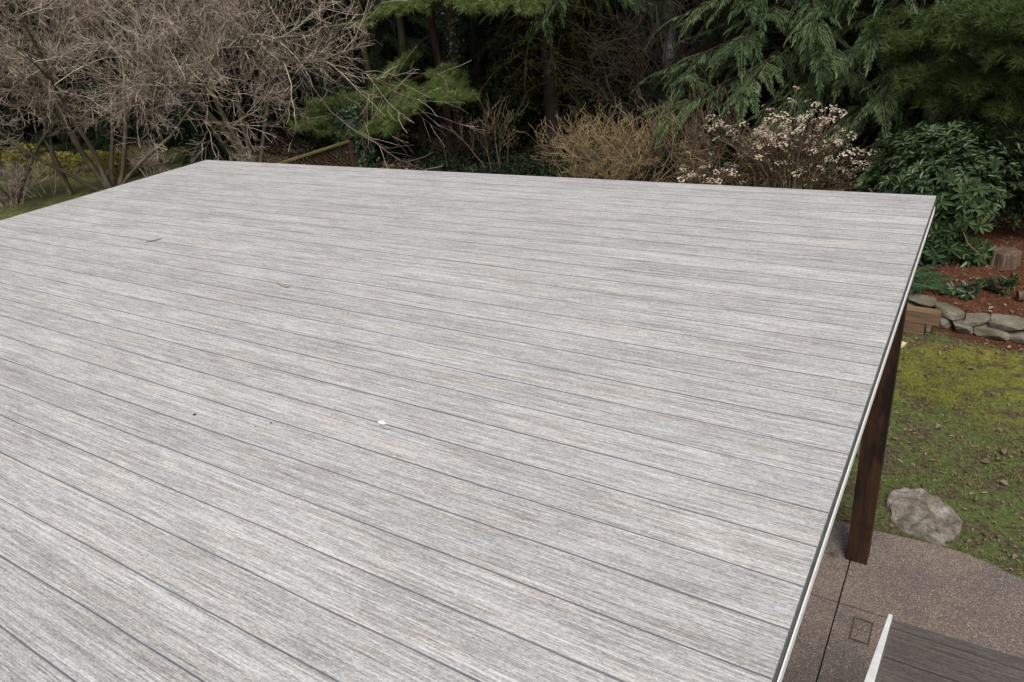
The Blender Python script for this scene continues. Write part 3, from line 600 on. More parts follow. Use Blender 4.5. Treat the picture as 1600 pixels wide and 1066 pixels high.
def hn(x, y, s_=1.0, o_=0.): return np.sin(x * 2.1 * s_ + o_) * np.sin(y * 1.7 * s_ + 1.3 * o_) + .6 * np.sin(x * 5.3 * s_ + 2 + o_) * np.sin(y * 4.1 * s_ + o_) + .35 * np.sin(x * 11 * s_ + y * 9 * s_ + o_)
inrock = lambda x, y: ((x - oc[0]) / .27) ** 2 + ((y - oc[1]) / .25) ** 2 < 1
x, y = scatter(150000, -3.5, 4.5, 3.4, 8.7, lambda x, y: offpatio(x, y) & ~inrock(x, y) & (rng.random(len(x)) < np.clip(.6 - .6 * hn(x, y) - .5 * ss((y - 7.9) / .6) - .5 * (x > .35) * (y < 5.6), .06, 1)))
blades('grass', M['grass'], x, y, .012, .035, .006, .8, 'short patchy green grass of the lawn beyond the patio', 'grass')
x, y = scatter(90000, -3.5, 4.5, 6.3, 8.5, lambda x, y: (rng.random(len(x)) < np.clip((.5 + .75 * hn(x, y, 1.4, 2.)) * ss((y - 6.5) / .8) * ss((8.45 - y) / .5), 0, 1)))
blades('moss', M['moss'], x, y, .008, .02, .010, .9, 'bright yellow-green moss growing through the far lawn', 'moss')
def flat(name, mat, x, y, L, W, lab, cat, tilt=.25, curlz=.2, zoff=.004):
    n = len(x); D = np.stack([rng.normal(size=n), rng.normal(size=n), rng.normal(0, tilt, n)], -1); P, Q = leaf6(1, W / L, curlz, rng.uniform(-.2, .2)) if W / L > .2 else rhomb(1, W / L)
    g = G(); g.stamp(P, Q, None, frames(D, [0, 0, 1], tilt) * (L * rng.uniform(.5, 1.3, (n, 1, 1))), np.stack([x, y, T(x, y) + zoff], -1)); return tag(g.build(name, mat), lab, cat, None, 'stuff')
x, y = scatter(60000, -3, 4, 7.4, 12.3, lambda x, y: (rng.random(len(x)) < np.where(y > wallY(x) - .05, 1, .45 * ss((y - 7.5) / .8) * (hn(x, y, 1, 1) > -.2))))
flat('needle_litter', M['needles'], x, y, .07, .006, 'reddish brown fallen needles covering the raised bed', 'needle litter')
x, y = scatter(11000, -2.5, 3.5, 4.4, 8.6, lambda x, y: offpatio(x, y) & ~inrock(x, y) & (rng.random(len(x)) < np.clip(.34 + .45 * hn(x, y, 1.2, 4) + .6 * (x > .25) * (y < 5.5), 0.03, 1)))
flat('fallen_leaves', M['litter'], x, y, .034, .013, 'brown dead leaves strewn over the lawn', 'fallen leaves', .45, .6, .015)
x, y = scatter(26000, -18, 4, 11.8, 16.5, lambda x, y: y > wallY(x) + 1)
flat('forest_litter', M['litter'], x, y, .08, .035, 'brown leaf litter on the dark wood floor', 'leaf litter', .6, .5, .015)
x, y = scatter(260, -2, 3.5, 4.6, 8.5, lambda x, y: offpatio(x, y) & ~inrock(x, y)); flat('large_fallen_leaves', M['litter'], x, y, .058, .034, 'larger curled dead leaves here and there on the lawn', 'fallen leaves', .4, .7, .02)
x, y = scatter(500, -2, 3.5, 8.9, 11, lambda x, y: y > wallY(x) + .1)
flat('bed_leaves', M['litter'], x, y, .06, .03, 'scattered dead leaves on the needle bed', 'fallen leaves', .4, .5, .012)

# ------------------------------------------------------------------ rhododendron and small plants by the bed
WH = [whorl(8, .118, .038, s_) for s_ in range(4)]
def rhodo_shrub(name, loc, blobs, n, label, cat, group=None, sc=1.0, shell=.4, stems=6):
    e = empty(name, loc, label, cat, group); loc = np.array(loc)
    P, N = blobpts(blobs, n, shell); P = P[(P[:, 2] > .03)] if True else P; N = N[:len(P)]
    P2, N2 = P, unit(P - np.array([0, 0, .4])); N2 = unit(N2 + np.array([0, 0, .5]) + rng.normal(0, .3, N2.shape)); s_ = unit(np.cross(N2, rng.normal(size=N2.shape)))
    Mx = np.stack([s_, np.cross(N2, s_), N2], -1) * (sc * rng.uniform(.75, 1.25, (len(P), 1, 1))); w = rng.integers(0, 4, len(P)); g = G()
    for k in range(4): g.stamp(*WH[k], Mx[w == k], P[w == k])
    g.build('foliage', M['rhodo'], e)
    g = G(); base = np.zeros(3)
    for k in range(stems):
        tgt = np.array(blobs[k % len(blobs)][0]) + rng.normal(0, .1, 3); t = np.linspace(0, 1, 6)[:, None]; b0 = np.array([rng.normal(0, .02), rng.normal(0, .02), -.05]); q_ = b0 * (1 - t) + tgt * t + rng.normal(0, .05, (6, 3)) * np.sin(np.pi * t); g.tube(q_, np.linspace(.03 * sc, .008, 6), 6)
        for m_ in range(5):
            j_ = rng.integers(2, 5); d_ = unit(rng.normal(size=3) + [0, 0, .4]) * rng.uniform(.2, .5) * (1 if sc > .9 else .25); g.tube(np.array([q_[j_], q_[j_] + d_ * .5 + rng.normal(0, .03, 3), q_[j_] + d_]), [.01, .007, .004], 4)
    g.build('stem', M['bark_red'], e); return e
rb = np.array([*gat(1500, 11.0)[:2], 0]); rb[2] = T(rb[0], rb[1])
def rel(px, py, Y, base): return tuple(atY(px, py, Y) - base)
blobs = [(rel(1450, 250, 10.9, rb), (.5, .45, .42)), (rel(1420, 300, 10.6, rb), (.35, .45, .4)), (rel(1490, 330, 10.5, rb), (.42, .45, .42)), (rel(1455, 380, 10.4, rb), (.34, .4, .38)), (rel(1520, 290, 10.9, rb), (.4, .4, .4)),
         (rel(1500, 230, 11.4, rb), (.45, .4, .3)), (rel(1575, 270, 11.2, rb), (.4, .4, .3)), (rel(1410, 240, 11.2, rb), (.32, .4, .3)), (rel(1385, 285, 11.2, rb), (.3, .4, .25)), (rel(1500, 400, 10.4, rb), (.3, .3, .22)), (rel(1465, 430, 10.2, rb), (.25, .25, .15)), (rel(1640, 250, 11.3, rb), (.5, .5, .4)), (rel(1600, 330, 11.6, rb), (.3, .4, .3))]
rhodo_shrub('rhododendron', rb, blobs, 1350, 'large glossy dark green rhododendron beside the far right deck corner', 'shrub', sc=1.0, shell=.55, stems=13)
for px, py, s_, lb in ((1497, 462, .8, 'small low rhododendron sprout nearer the stone wall, left of the other'), (1555, 455, 1.0, 'small rhododendron plant in the bed right of the low sprout')):
    b0 = ground(px, py); r_ = .12 * s_
    rhodo_shrub('rhododendron_seedling', b0, [((0, 0, .07 * s_), (r_ * 1.5, r_, .09 * s_)), ((.1, .03, .09 * s_), (r_, r_, .10 * s_))], int(30 * s_), lb, 'plant', 'young rhododendrons in the bed', .8, .9, 4)
def fern(loc, n, L, label, sc=1.0, nm='fern'):
    e = empty(nm, loc, label, 'fern', 'ferns by the rhododendron'); 
    for k in range(n):
        a = k * 2 * np.pi / n + rng.uniform(-.3, .3); l_ = L * rng.uniform(.8, 1.15); t = np.linspace(0, 1, 22); rise = rng.uniform(.5, .9)
        u = np.array([math.cos(a), math.sin(a), 0]); P = u * (l_ * t)[:, None] + np.array([0, 0, 1]) * (l_ * (rise * t - .95 * rise * t ** 2.2))[:, None]; g = G(); g.tube(P[::3], np.linspace(.004, .002, 8), 3)
        lp, lq = rhomb(.095 * sc, .02); side = np.array([-u[1], u[0], 0])
        for s_ in (-1, 1):
            scl = np.sin(np.pi * (t[2:] * .85 + .12)); D = np.tile(side * s_, (20, 1)) + u * .25 + rng.normal(0, .06, (20, 3)) - [0, 0, .15]; g.stamp(lp, lq, None, frames(D, [0, 0, 1], .1) * scl[:, None, None], P[2:])
        g.build('frond', M['fern'], e)
    return e
b0 = ground(1440, 448); fern(b0, 10, .42, 'green sword fern in front of the rhododendron, beside the deck edge')
b0 = ground(1425, 430); fern(b0, 9, .4, 'darker sword fern half under the rhododendron behind the front fern')
# fine bare stem arching out of the shrub
curlp = [atY(a, b_, yy_) for a, b_, yy_ in ((1500, 350, 10.1), (1512, 380, 10.0), (1530, 398, 9.95), (1550, 402, 9.95), (1549, 412, 9.97))]
g = G(); g.tube(np.array(curlp), np.linspace(.007, .004, 5), 4); tag(g.build('bare_branch', M['red_twig']), 'thin bare branch curving out of the rhododendron towards the stump', 'branch')

# ------------------------------------------------------------------ hydrangea with dried heads
def head_proto(seed):
    r = np.random.default_rng(seed); g = G(); n = 22; a = r.uniform(0, 6.28, n); q_ = np.sqrt(r.random(n)) * .072; P, Q = rhomb(.03, .026)
    T_ = np.stack([np.cos(a) * q_, np.sin(a) * q_, .03 * (1 - (q_ / .072) ** 2)], -1); g.stamp(P, Q, None, frames(np.stack([np.cos(a * 3), np.sin(a * 3), r.normal(0, .3, n)], -1), [0, 0, 1], .3), T_); return g.proto()
HD = [head_proto(s_) for s_ in range(3)]
def hydrangea(base, heads, label, nst, group, leafy=160):
    e = empty('hydrangea', base, label, 'shrub', group); gs, gh, gl = G(), G(), G(); Ts = []
    for k in range(nst):
        h_ = heads[k % len(heads)] - base + rng.normal(0, .09, 3); b0 = np.array([h_[0] * rng.uniform(.15, .6), h_[1] * .3 + rng.normal(0, .12), -.05]); t = np.linspace(0, 1, 6)[:, None]
        P = b0 * (1 - t) + h_ * t + np.array([h_[0], h_[1], 0]) * (-.25) * np.sin(np.pi * t) + rng.normal(0, .02, (6, 3)); gs.tube(P, np.linspace(.009, .004, 6), 4)
        if k < len(heads) or rng.random() < .25: Ts.append(P[-1])
        for _ in range(3):
            j_ = rng.integers(2, 5); d_ = unit(unit(P[j_ + 1] - P[j_]) + rng.normal(0, .5, 3)) * rng.uniform(.12, .4); gs.tube(np.array([P[j_], P[j_] + d_ * .5 + [0, 0, .02], P[j_] + d_ + [0, 0, .05]]), [.005, .004, .003], 3)
            if rng.random() < .10: Ts.append(P[j_] + d_ + [0, 0, .05])
    Ts = np.array(Ts); n = len(Ts); N2 = unit(np.array([0, 0, 1.]) + rng.normal(0, .3, (n, 3)) + np.array([0, -.25, 0])); s_ = unit(np.cross(N2, rng.normal(size=(n, 3)))); Mx = np.stack([s_, np.cross(N2, s_), N2], -1) * rng.uniform(.5, 1.2, (n, 1, 1)); w = rng.integers(0, 3, n)
    for k in range(3):
        if (w == k).any(): gh.stamp(*HD[k], Mx[w == k], Ts[w == k])
    hb = np.array([h - base for h in heads]); m_ = leafy; T_ = hb[rng.integers(0, len(hb), m_)] * rng.uniform(.15, .85, (m_, 1)) + rng.normal(0, .08, (m_, 3)); P, Q = leaf6(.07, .04); gl.stamp(P, Q, None, frames(rdir(m_) + [0, 0, .3], [0, 0, 1]) * rng.uniform(.5, 1.2, (m_, 1, 1)), T_)
    gs.build('stem', M['red_twig'], e); gh.build('flower_head', M['hyd_flower'], e); gl.build('foliage', M['hyd_leaf'], e); return e
Yh = 12.6
hp = []
for (a, b_, c, d, n) in ((1105, 170, 1165, 215, 14), (1175, 172, 1300, 215, 26), (1170, 205, 1300, 240, 24), (1300, 185, 1335, 235, 9), (1315, 225, 1362, 285, 14), (1110, 200, 1300, 262, 16), (1340, 215, 1392, 290, 8), (1120, 178, 1340, 240, 26), (1240, 150, 1245, 160, 2), (1300, 255, 1345, 285, 4)):
    for _ in range(n): hp.append(atY(rng.uniform(a, c), rng.uniform(b_, d), Yh + rng.uniform(-.45, .45)))
hydrangea(gat(1240, Yh), hp, 'wide hydrangea full of cream dried flower heads on brown stems, before the cedars', 215, 'hydrangeas with dried flower heads', 520)
hp = [atY(rng.uniform(1065, 1145), rng.uniform(264, 292), 12.3 + rng.uniform(-.3, .3)) for _ in range(18)]
hydrangea(gat(1100, 12.4), hp, 'low hydrangea with cream dried heads just above the deck edge, left of the wide one', 40, 'hydrangeas with dried flower heads', 60)

# ------------------------------------------------------------------ bare shrubs
def bare_shrub(name, base, label, cat, mat, nst, H, spread, sp, r0=.014, rmin=.004, group=None, sprd_y=.6, lean=(0, 0)):
    e = empty(name, base, label, cat, group); out = {}
    for k in range(nst):
        a = rng.uniform(0, 2 * np.pi); q_ = math.sqrt(rng.random()); d = np.array([math.cos(a) * spread * q_ + lean[0], math.sin(a) * spread * sprd_y * q_ + lean[1], 1.0]); grow(out, (math.cos(a) * .25 * spread * q_, math.sin(a) * .2 * q_, -.05), d, H * rng.uniform(.65, 1.05) * math.sqrt(1 + (spread * q_) ** 2 * .4), r0, 0, sp)
    g = to_g(out, [0]); g.build('stem', mat, e); g = to_g(out, range(1, len(sp)), None, rmin); g.build('twig', mat, e); return e
spf = [(8, .5, .75, .02, .16, 7, 4), (5, .5, .8, .05, .22, 5, 3), (0, .4, .6, .06, .25, 4, 3)]
bare_shrub('bare_shrub', gat(985, 13.2), 'dense rounded bare shrub of tan twigs beyond the middle of the deck edge', 'shrub', M['tan_twig'], 40, 1.3, 1.35, spf, .010, .0034, 'bare twiggy shrubs')
bare_shrub('bare_shrub', gat(935, 12.6), 'low tan twiggy shrub at the left foot of the dense rounded one', 'shrub', M['tan_twig'], 24, .75, 1.2, spf, .008, .0032, 'bare twiggy shrubs')
bare_shrub('bare_shrub', gat(1095, 13.4), 'loose bare shrub with long brown stems between the tan shrub and the hydrangea', 'shrub', M['red_twig'], 22, 1.4, .9, [(5, .5, .5, .03, .08, 7, 4), (3, .45, .6, .1, .12, 5, 3), (0, .4, .6, .12, .15, 4, 3)], .012, .004, 'bare twiggy shrubs')
bare_shrub('bare_sapling', gat(780, 13.6), 'thin bare sapling with forked twigs beyond the deck, in front of dark undergrowth', 'sapling', M['red_twig'], 5, 1.4, .55, [(6, .5, .7, .02, .10, 7, 4), (4, .5, .6, .06, .12, 5, 3), (0, .4, .6, .12, .15, 4, 3)], .014, .0042)
bare_shrub('bare_shrub', gat(730, 14.2), 'sparse low tangle of thin brown twigs left of the forked sapling', 'shrub', M['dark_twig'], 12, 1.0, 1.0, spf, .008, .0035, 'bare twiggy shrubs')
spb = [(7, .55, .8, -.03, .16, 9, 4), (5, .5, .8, -.02, .2, 6, 3), (0, .5, .8, 0, .2, 5, 3)]
bare_shrub('bramble_thicket', gat(1040, 15.8), 'tall tangle of dark arching bare stems behind the tan shrub', 'thicket', M['dark_twig'], 20, 3.4, .55, spb, .014, .0045, 'tall bare thickets')
bare_shrub('bramble_thicket', gat(960, 16.6), 'dark bare thicket right behind the mossy tree', 'thicket', M['dark_twig'], 10, 3.4, .5, spb, .014, .0045, 'tall bare thickets')

# ------------------------------------------------------------------ maples on the left
spm = [(8, .62, .75, .02, .12, 9, 8), (9, .60, .85, .0, .15, 8, 5), (7, .60, .75, .01, .17, 6, 4), (6, .55, .65, .04, .18, 5, 3), (0, .4, .6, 0, .18, 4, 3)]
spm2 = [(7, .58, .7, .04, .12, 9, 8), (7, .58, .75, .02, .15, 8, 5), (6, .58, .7, .03, .17, 6, 4), (4, .55, .65, .04, .18, 5, 3), (0, .4, .6, 0, .18, 4, 3)]
def maple(base, trunks, label, group, sp, rmin=.0026, r0=.085, limbs=()):
    e = empty('bare_maple', base, label, 'tree', group); out = {}
    for (dx, dy, dz, L, r) in trunks: grow(out, (dx * .12, dy * .12, -.1), (dx, dy, dz), L, r, 0, sp)
    for p0, p1, r in limbs: grow(out, p0 - base, p1 - p0, np.linalg.norm(p1 - p0), r, 1, sp)
    to_g(out, [0, 1]).build('trunk', M['maple'], e, True); to_g(out, range(2, len(sp)), None, rmin).build('crown', M['twig'], e); return e
b1 = ground(175, 296)
fwd = unit(R @ np.array([1., 0, 0]))[:2]      # picture-right on the ground
def tr(s_, dep, dz, L, r): return (fwd[0] * s_ + .5 * dep * -.5, fwd[1] * s_ + dep, dz, L, r)
maple(b1, [tr(-.45, .1, 1, 3.6, .075), tr(-.2, .6, 1, 3.8, .05), tr(.12, -.3, 1, 3.9, .06), tr(.42, .3, 1, 3.8, .055), tr(.85, -.1, 1, 3.8, .045), tr(-1.0, -.4, 1, 3.6, .05)], 'wide bare maple with many twigs behind the golden hedge at left', 'bare maples left of the deck', spm)
b2 = ground(400, 262)
maple(b2, [tr(-.7, .1, 1, 3.6, .09), tr(-.35, .3, 1, 3.5, .08), tr(.12, -.1, 1, 3.4, .06), tr(-1.1, .2, 1.2, 3.4, .05), tr(.75, -.2, 2.0, 4.0, .05)], 'bare maple with pale grey leaning trunks beyond the far left deck corner', 'bare maples left of the deck', spm2, limbs=[(atY(400, 95, b2[1]), atY(580, 0, b2[1] - .6), .024), (atY(380, 130, b2[1]), atY(500, 50, b2[1] - .6), .02), (atY(420, 150, b2[1]), atY(500, 120, b2[1] - .3), .016), (atY(350, 60, b2[1]), atY(470, -40, b2[1] - .5), .03), (atY(420, 120, b2[1]), atY(500, 120, b2[1] - .4), .025)])
b3 = ground(15, 318)
maple(b3, [tr(-.3, .1, 1, 2.6, .10), tr(.35, .2, 1, 2.6, .05), tr(.0, -.3, 1, 2.3, .05)], 'gnarled bare maple at the far left edge beside the grass', 'bare maples left of the deck', spm2)
for px, py, H_, lb in ((15, 322, .9, 'low tangle of grey-brown twigs at the far left edge, on the grass'), (235, 282, .8, 'low twiggy brown shrub at the right end of the golden hedge'), (70, 306, .7, 'small bare bush in front of the golden hedge beside the broken stem')):
    bare_shrub('low_bare_shrub', ground(px, py), lb, 'shrub', M['twig'], 14, H_, 1.1, spf, .009, .003, 'low bare shrubs by the hedge')
# broken snag and hedge
q = ground(112, 306); g = G(); sn = empty('dead_snag', q, 'short broken dead stem with a frayed top in front of the golden hedge', 'snag')
g.tube(np.array([[0, 0, -.1], [-.05, 0, .3], [-.12, .0, .7], [-.16, 0, .95]]), [.07, .06, .065, .05], 7); g.tube(np.array([[-.14, 0, .85], [-.2, .02, 1.05], [-.3, .02, 1.2]]), [.045, .03, .008], 6); g.tube(np.array([[-.14, 0, .85], [-.08, .02, 1.1], [-.05, .02, 1.25]]), [.04, .025, .006], 6); g.build('trunk', M['oldwood'], sn, True)
hb = ground(95, 292); blobs = []
for px, Yk, w_ in ((12, .2, .45), (52, .3, .55), (100, .1, .65), (150, .5, .5), (185, .2, .5), (-45, .2, .7), (225, 1.0, .35)):
    c_ = atY(px, 285 - px * .06, hb[1] + .8 + Yk); gz = T(c_[0], c_[1]); blobs.append((tuple(np.array([c_[0], c_[1], gz + .16 + .1 * math.sin(px)]) - hb), (w_, .5, .38)))
e = empty('golden_hedge', hb, 'low bushy yellow-green hedge behind the left maple trunks', 'hedge'); P, N = blobpts(blobs, 16000, .35); lp, lq = rhomb(.055, .035); g = G(); g.stamp(lp, lq, None, frames(unit(N + rng.normal(0, .7, N.shape)), [0, 0, 1], .3) * rng.uniform(.6, 1.3, (len(P), 1, 1)), P); g.build('foliage', M['hedge'], e)
g = G()
for c_, h_ in blobs:
    for _ in range(5): d_ = rdir(1)[0] * np.array(h_) * .8; g.tube(np.array([[c_[0], c_[1], -.3 + c_[2]], c_, np.array(c_) + abs(d_)]), [.02, .015, .006], 5)
g.build('stem', M['bark_red'], e)

# ------------------------------------------------------------------ lattice fence, ivy stump, trunks
za = 1.15; A = atZ(434, 255, za); B = atZ(527, 225, za); dirf = unit(B - A); A2 = A - dirf * 2.2; B2 = B + dirf * .35
fen = empty('lattice_fence', (A[0], A[1], 0), 'low brown lattice fence with a mossy top rail running away past the far deck corner', 'fence'); Lf = np.linalg.norm(B2 - A2); mid = (A2 + B2) / 2; rzf = math.atan2(dirf[1], dirf[0])
g = G(); g.box((mid[0], mid[1], za - .02), (Lf, .09, .04), rzf); under(g.build('rail', M['rail']), fen)
g = G(); g.box((mid[0], mid[1], .52), (Lf, .045, .07), rzf); under(g.build('lower_rail', M['lattice']), fen)
for s_ in (-1, 1):
    g = G(); n = int(Lf / .11)
    for k in range(-5, n + 1):
        u0, u1 = k * .11, k * .11 + .58; z0, z1 = .55, 1.13
        if s_ < 0: z0, z1 = z1, z0
        c0, c1 = max(u0, 0), min(u1, Lf)
        if c1 - c0 < .03: continue
        f0, f1 = (c0 - u0) / .58, (c1 - u0) / .58; pa = A2 + dirf * c0; pb = A2 + dirf * c1; nn_ = np.array([-dirf[1], dirf[0], 0]) * .008 * s_
        g.tube(np.array([[pa[0], pa[1], z0 + (z1 - z0) * f0], [pb[0], pb[1], z0 + (z1 - z0) * f1]]) + nn_, [.016, .016], 4)
    under(g.build('lattice', M['lattice']), fen)
for t_ in (0, .5, 1):
    p_ = A2 + (B2 - A2) * t_; g = G(); g.box((p_[0], p_[1], .54 + T(p_[0], p_[1]) / 2), (.09, .09, 1.13 - T(p_[0], p_[1])), rzf); under(g.build('post', M['lattice']), fen)

def ivy_on(center, r, z0, z1, n, taper=.0, size=.07):
    a = rng.uniform(0, 2 * np.pi, n); z = rng.uniform(z0, z1, n); q_ = r * (1 - taper * (z - z0) / (z1 - z0)) * (1 + .18 * np.sin(3 * a + z * 4) + .12 * np.sin(7 * a - 6 * z) + rng.normal(0, .09, n)); P = np.stack([np.cos(a) * q_, np.sin(a) * q_, z], -1) + center
    N = np.stack([np.cos(a), np.sin(a), .3 * np.ones(n)], -1) + rng.normal(0, .4, (n, 3)); D = np.cross(N, rdir(n)) - [0, 0, .6]; lp, lq = leaf6(size, size * .8, .1, .1); s_ = rng.uniform(.6, 1.2, (n, 1, 1)); return lp, lq, frames(D, N) * s_, P
st_ = gat(563, 13.0); e = empty('ivy_clad_stump', st_, 'thick broken tree stump wrapped in ivy at the end of the lattice fence', 'stump')
g = G(); g.tube(np.array([[0, 0, -.1], [0, 0, .5], [.02, 0, 1.1], [.0, 0, 1.35]]), [.34, .3, .27, .2], 12); g.build('trunk', M['bark_dark'], e, True)
g = G(); lp, lq, Fm, P = ivy_on(np.zeros(3), .40, -.05, 1.5, 2600, .12, .08); g.stamp(lp, lq, None, Fm, P); g.build('ivy', M['ivy'], e)
def trunk_tree(px, Y, H, r, mat, label, lean=0, wob=.05, ivy=0, name='bare_tree', group='bare lower trunks beyond the deck', crown=True, toppx=None):
    b_ = gat(px, Y); e = empty(name, b_, label, 'tree', group); t = np.linspace(0, 1, 12); P = np.stack([lean * t + wob * np.sin(t * 9 + px), wob * np.sin(t * 7 + px * 2), -.1 + H * t], -1); g = G(); g.tube(P, r * (1.15 - .6 * t), 9)
    tw = G()
    for _ in range(14):
        k = rng.integers(2, 11); d_ = unit(rng.normal(size=3) * [1, 1, .4]) * rng.uniform(.3, 1.1); q_ = P[k]; tw.tube(np.array([q_, q_ + d_ * .5 + [0, 0, -.03], q_ + d_ + [0, 0, -.15]]), [.012, .008, .004], 3)
    g.build('trunk', mat, e, True); tw.build('crown', M['dark_twig'], e)
    if ivy:
        gi = G()
        for k in range(11):
            n_ = int(ivy / 11); f = rng.random((n_, 1)); c_ = P[k] * (1 - f) + P[k + 1] * f; a = rng.uniform(0, 6.28, n_); o_ = np.stack([np.cos(a), np.sin(a), 0 * a], -1); q_ = c_ + o_ * (r * 1.15 + np.abs(rng.normal(0, .05, (n_, 1)))); lp, lq = leaf6(.075, .06, .1, .1); gi.stamp(lp, lq, None, frames(np.cross(o_, rdir(n_)) - [0, 0, .7], o_ + rng.normal(0, .3, o_.shape)) * rng.uniform(.6, 1.2, (n_, 1, 1)), q_)
        gi.build('ivy', M['ivy'], e)
    return e
trunk_tree(617, 14.2, 5.5, .085, M['bark_moss'], 'slim mossy trunk leaning left, just right of the ivy-clad stump', -.5, .05)
trunk_tree(667, 14.6, 6, .10, M['bark_moss'], 'upright mossy trunk between the leaning mossy one and the ivy-hung one', -.1, .05)
trunk_tree(728, 15.2, 8, .17, M['bark_dark'], 'tall dark trunk hung with trailing ivy beside the reddish pine', .1, .05, 1500, 'ivy_hung_tree')
trunk_tree(1047, 18.5, 8, .16, M['bark_pale'], 'pale grey trunk showing through the dark thicket at the top', .0, .03, 0, 'pale_tree')
for k_, (px, Y, r, lb) in enumerate(((640, 17.2, .13, 'dark trunk in shade behind the two mossy trunks'), (760, 17.5, .15, 'dark trunk standing right of the ivy-hung tree in deep shade'), (905, 18.5, .13, 'dark trunk in shade right of the mossy conifer'), (990, 19, .14, 'dark trunk deep in shade behind the thicket'), (480, 16, .14, 'dark trunk behind the lattice fence'), (330, 15, .14, 'dark trunk in shade behind the pale leaning maple'), (560, 18, .15, 'dark trunk far behind the ivy-clad stump'))):
    trunk_tree(px, Y, 9, r, M['bark_dark'], lb, rng.uniform(-.3, .3), .06)

# ------------------------------------------------------------------ pines
def pine_limb(gt, Ts, Ds, p0, p1, nsub=14, width=.8, dens=1.0, r=.03, drop=0.1):
    t = np.linspace(0, 1, 7)[:, None]; P = p0 * (1 - t) + p1 * t + np.array([0, 0, -drop]) * np.sin(np.pi * t) + rng.normal(0, .03, (7, 3)); gt.tube(P, np.linspace(r, .008, 7), 5)
    ax = unit(p1 - p0); side = unit(np.cross(ax, [0, 0, 1.])); L = np.linalg.norm(p1 - p0)
    for k in range(nsub):
        tk = .25 + .75 * (k + rng.random()) / nsub; i_ = min(int(tk * 6), 5); f = tk * 6 - i_; q_ = P[i_] * (1 - f) + P[i_ + 1] * f; s_ = 1 if k % 2 else -1
        l_ = width * rng.uniform(.5, 1.1) * (1.2 - .6 * tk); d_ = unit(ax * .9 + side * s_ * rng.uniform(.5, 1.3) + [0, 0, rng.uniform(-.1, .1)]); e_ = q_ + d_ * l_; gt.tube(np.array([q_, q_ + d_ * l_ * .5 + [0, 0, .02], e_]), [.012, .008, .004], 3)
        m_ = int(24 * dens * l_ / .6) + 2
        for _ in range(m_):
            u_ = rng.uniform(.25, 1.05); dd = unit(d_ + rng.normal(0, .6, 3) * [1, 1, .5] + [0, 0, .12]); Ts.append(q_ + d_ * l_ * u_ + rng.normal(0, .09, 3) * [1, 1, .45]); Ds.append(dd)
def pine(base, H, limbs, label, mat, group, r=.15, seed=0, upper=0, trunk_mat='bark_red', lean=0):
    e = empty('pine_tree', base, label, 'tree', group); gt = G(); zs = np.linspace(-.1, H, 12); gt.tube(np.stack([lean * zs / H + .04 * np.sin(zs), .04 * np.sin(1.3 * zs), zs], -1), np.linspace(r, .04, 12), 10); g2 = G(); Ts, Ds = [], []
    for (p1, z0, ns, w_, dn) in limbs: pine_limb(g2, Ts, Ds, np.array([0, 0, z0]), p1 - base, ns, w_, dn)
    for k in range(upper):
        z = rng.uniform(.55, 1) * H; a = rng.uniform(0, 6.28); L = (1.15 - z / H) * 5.0 + .5; pine_limb(g2, Ts, Ds, np.array([0, 0, z]), np.array([math.cos(a) * L, math.sin(a) * L, z + .2]), 9, 1.0, .6)
    Ts, Ds = np.array(Ts), np.array(Ds); Fm = frames(Ds, [0, 0, 1], .2) * rng.uniform(.8, 1.3, (len(Ts), 1, 1)); w = rng.integers(0, 3, len(Ts)); gc = G()
    for k in range(3): gc.stamp(*TU[k], Fm[w == k], Ts[w == k])
    g2.flush(); gt.flush(); gt.add(np.concatenate(g2.v), np.concatenate(g2.q)); gt.build('trunk', M[trunk_mat], e, True); gc.build('crown', mat, e); return e
pb = gat(708, 14.8)
L_ = lambda px, py, Y: atY(px, py, Y)
pine(pb, 9, [(L_(475, 180, 13.4), 1.9, 22, .75, 1.5), (L_(505, 200, 13.0), 1.9, 20, .7, 1.5), (L_(560, 165, 13.8), 2.2, 16, .75, 1.4), (L_(600, 195, 13.2), 2.0, 12, .6, 1.4), (L_(545, 205, 12.8), 1.7, 12, .6, 1.6), (L_(470, 195, 12.6), 1.8, 22, .6, 1.6), (L_(500, 160, 13.0), 2.1, 18, .6, 1.5), (L_(620, 165, 12.8), 2.0, 10, .5, 1.4), (L_(722, 158, 13.4), 2.4, 10, .45, 1.6), (L_(700, 150, 13.0), 2.6, 8, .4, 1.4),
             (L_(600, 120, 14.2), 2.9, 10, .6, .8), (L_(640, 5, 13.8), 4.4, 14, .8, 1.2), (L_(830, 5, 13.6), 4.5, 16, .8, 1.2), (L_(740, 8, 12.8), 4.6, 14, .8, 1.2), (L_(560, 40, 14.2), 4.0, 10, .7, .8)],
     'reddish pine reaching bright green needle sprays left over the ivy-clad stump', M['pine'], 'pines beyond the deck', .12, upper=10)
pb2 = np.array([2.6, 13.6, float(T(2.6, 13.6))])
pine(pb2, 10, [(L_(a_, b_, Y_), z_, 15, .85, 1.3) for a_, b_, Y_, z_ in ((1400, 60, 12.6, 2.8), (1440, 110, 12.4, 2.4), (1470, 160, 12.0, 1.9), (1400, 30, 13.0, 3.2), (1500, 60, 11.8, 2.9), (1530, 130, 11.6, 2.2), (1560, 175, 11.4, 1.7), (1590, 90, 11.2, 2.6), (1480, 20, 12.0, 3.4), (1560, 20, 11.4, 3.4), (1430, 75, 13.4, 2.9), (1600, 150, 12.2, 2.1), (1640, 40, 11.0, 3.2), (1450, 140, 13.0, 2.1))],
     'dark green pine hanging soft needle sprays over the rhododendron at top right', M['pine_dark'], 'pines beyond the deck', .2, upper=10, trunk_mat='bark_dark')

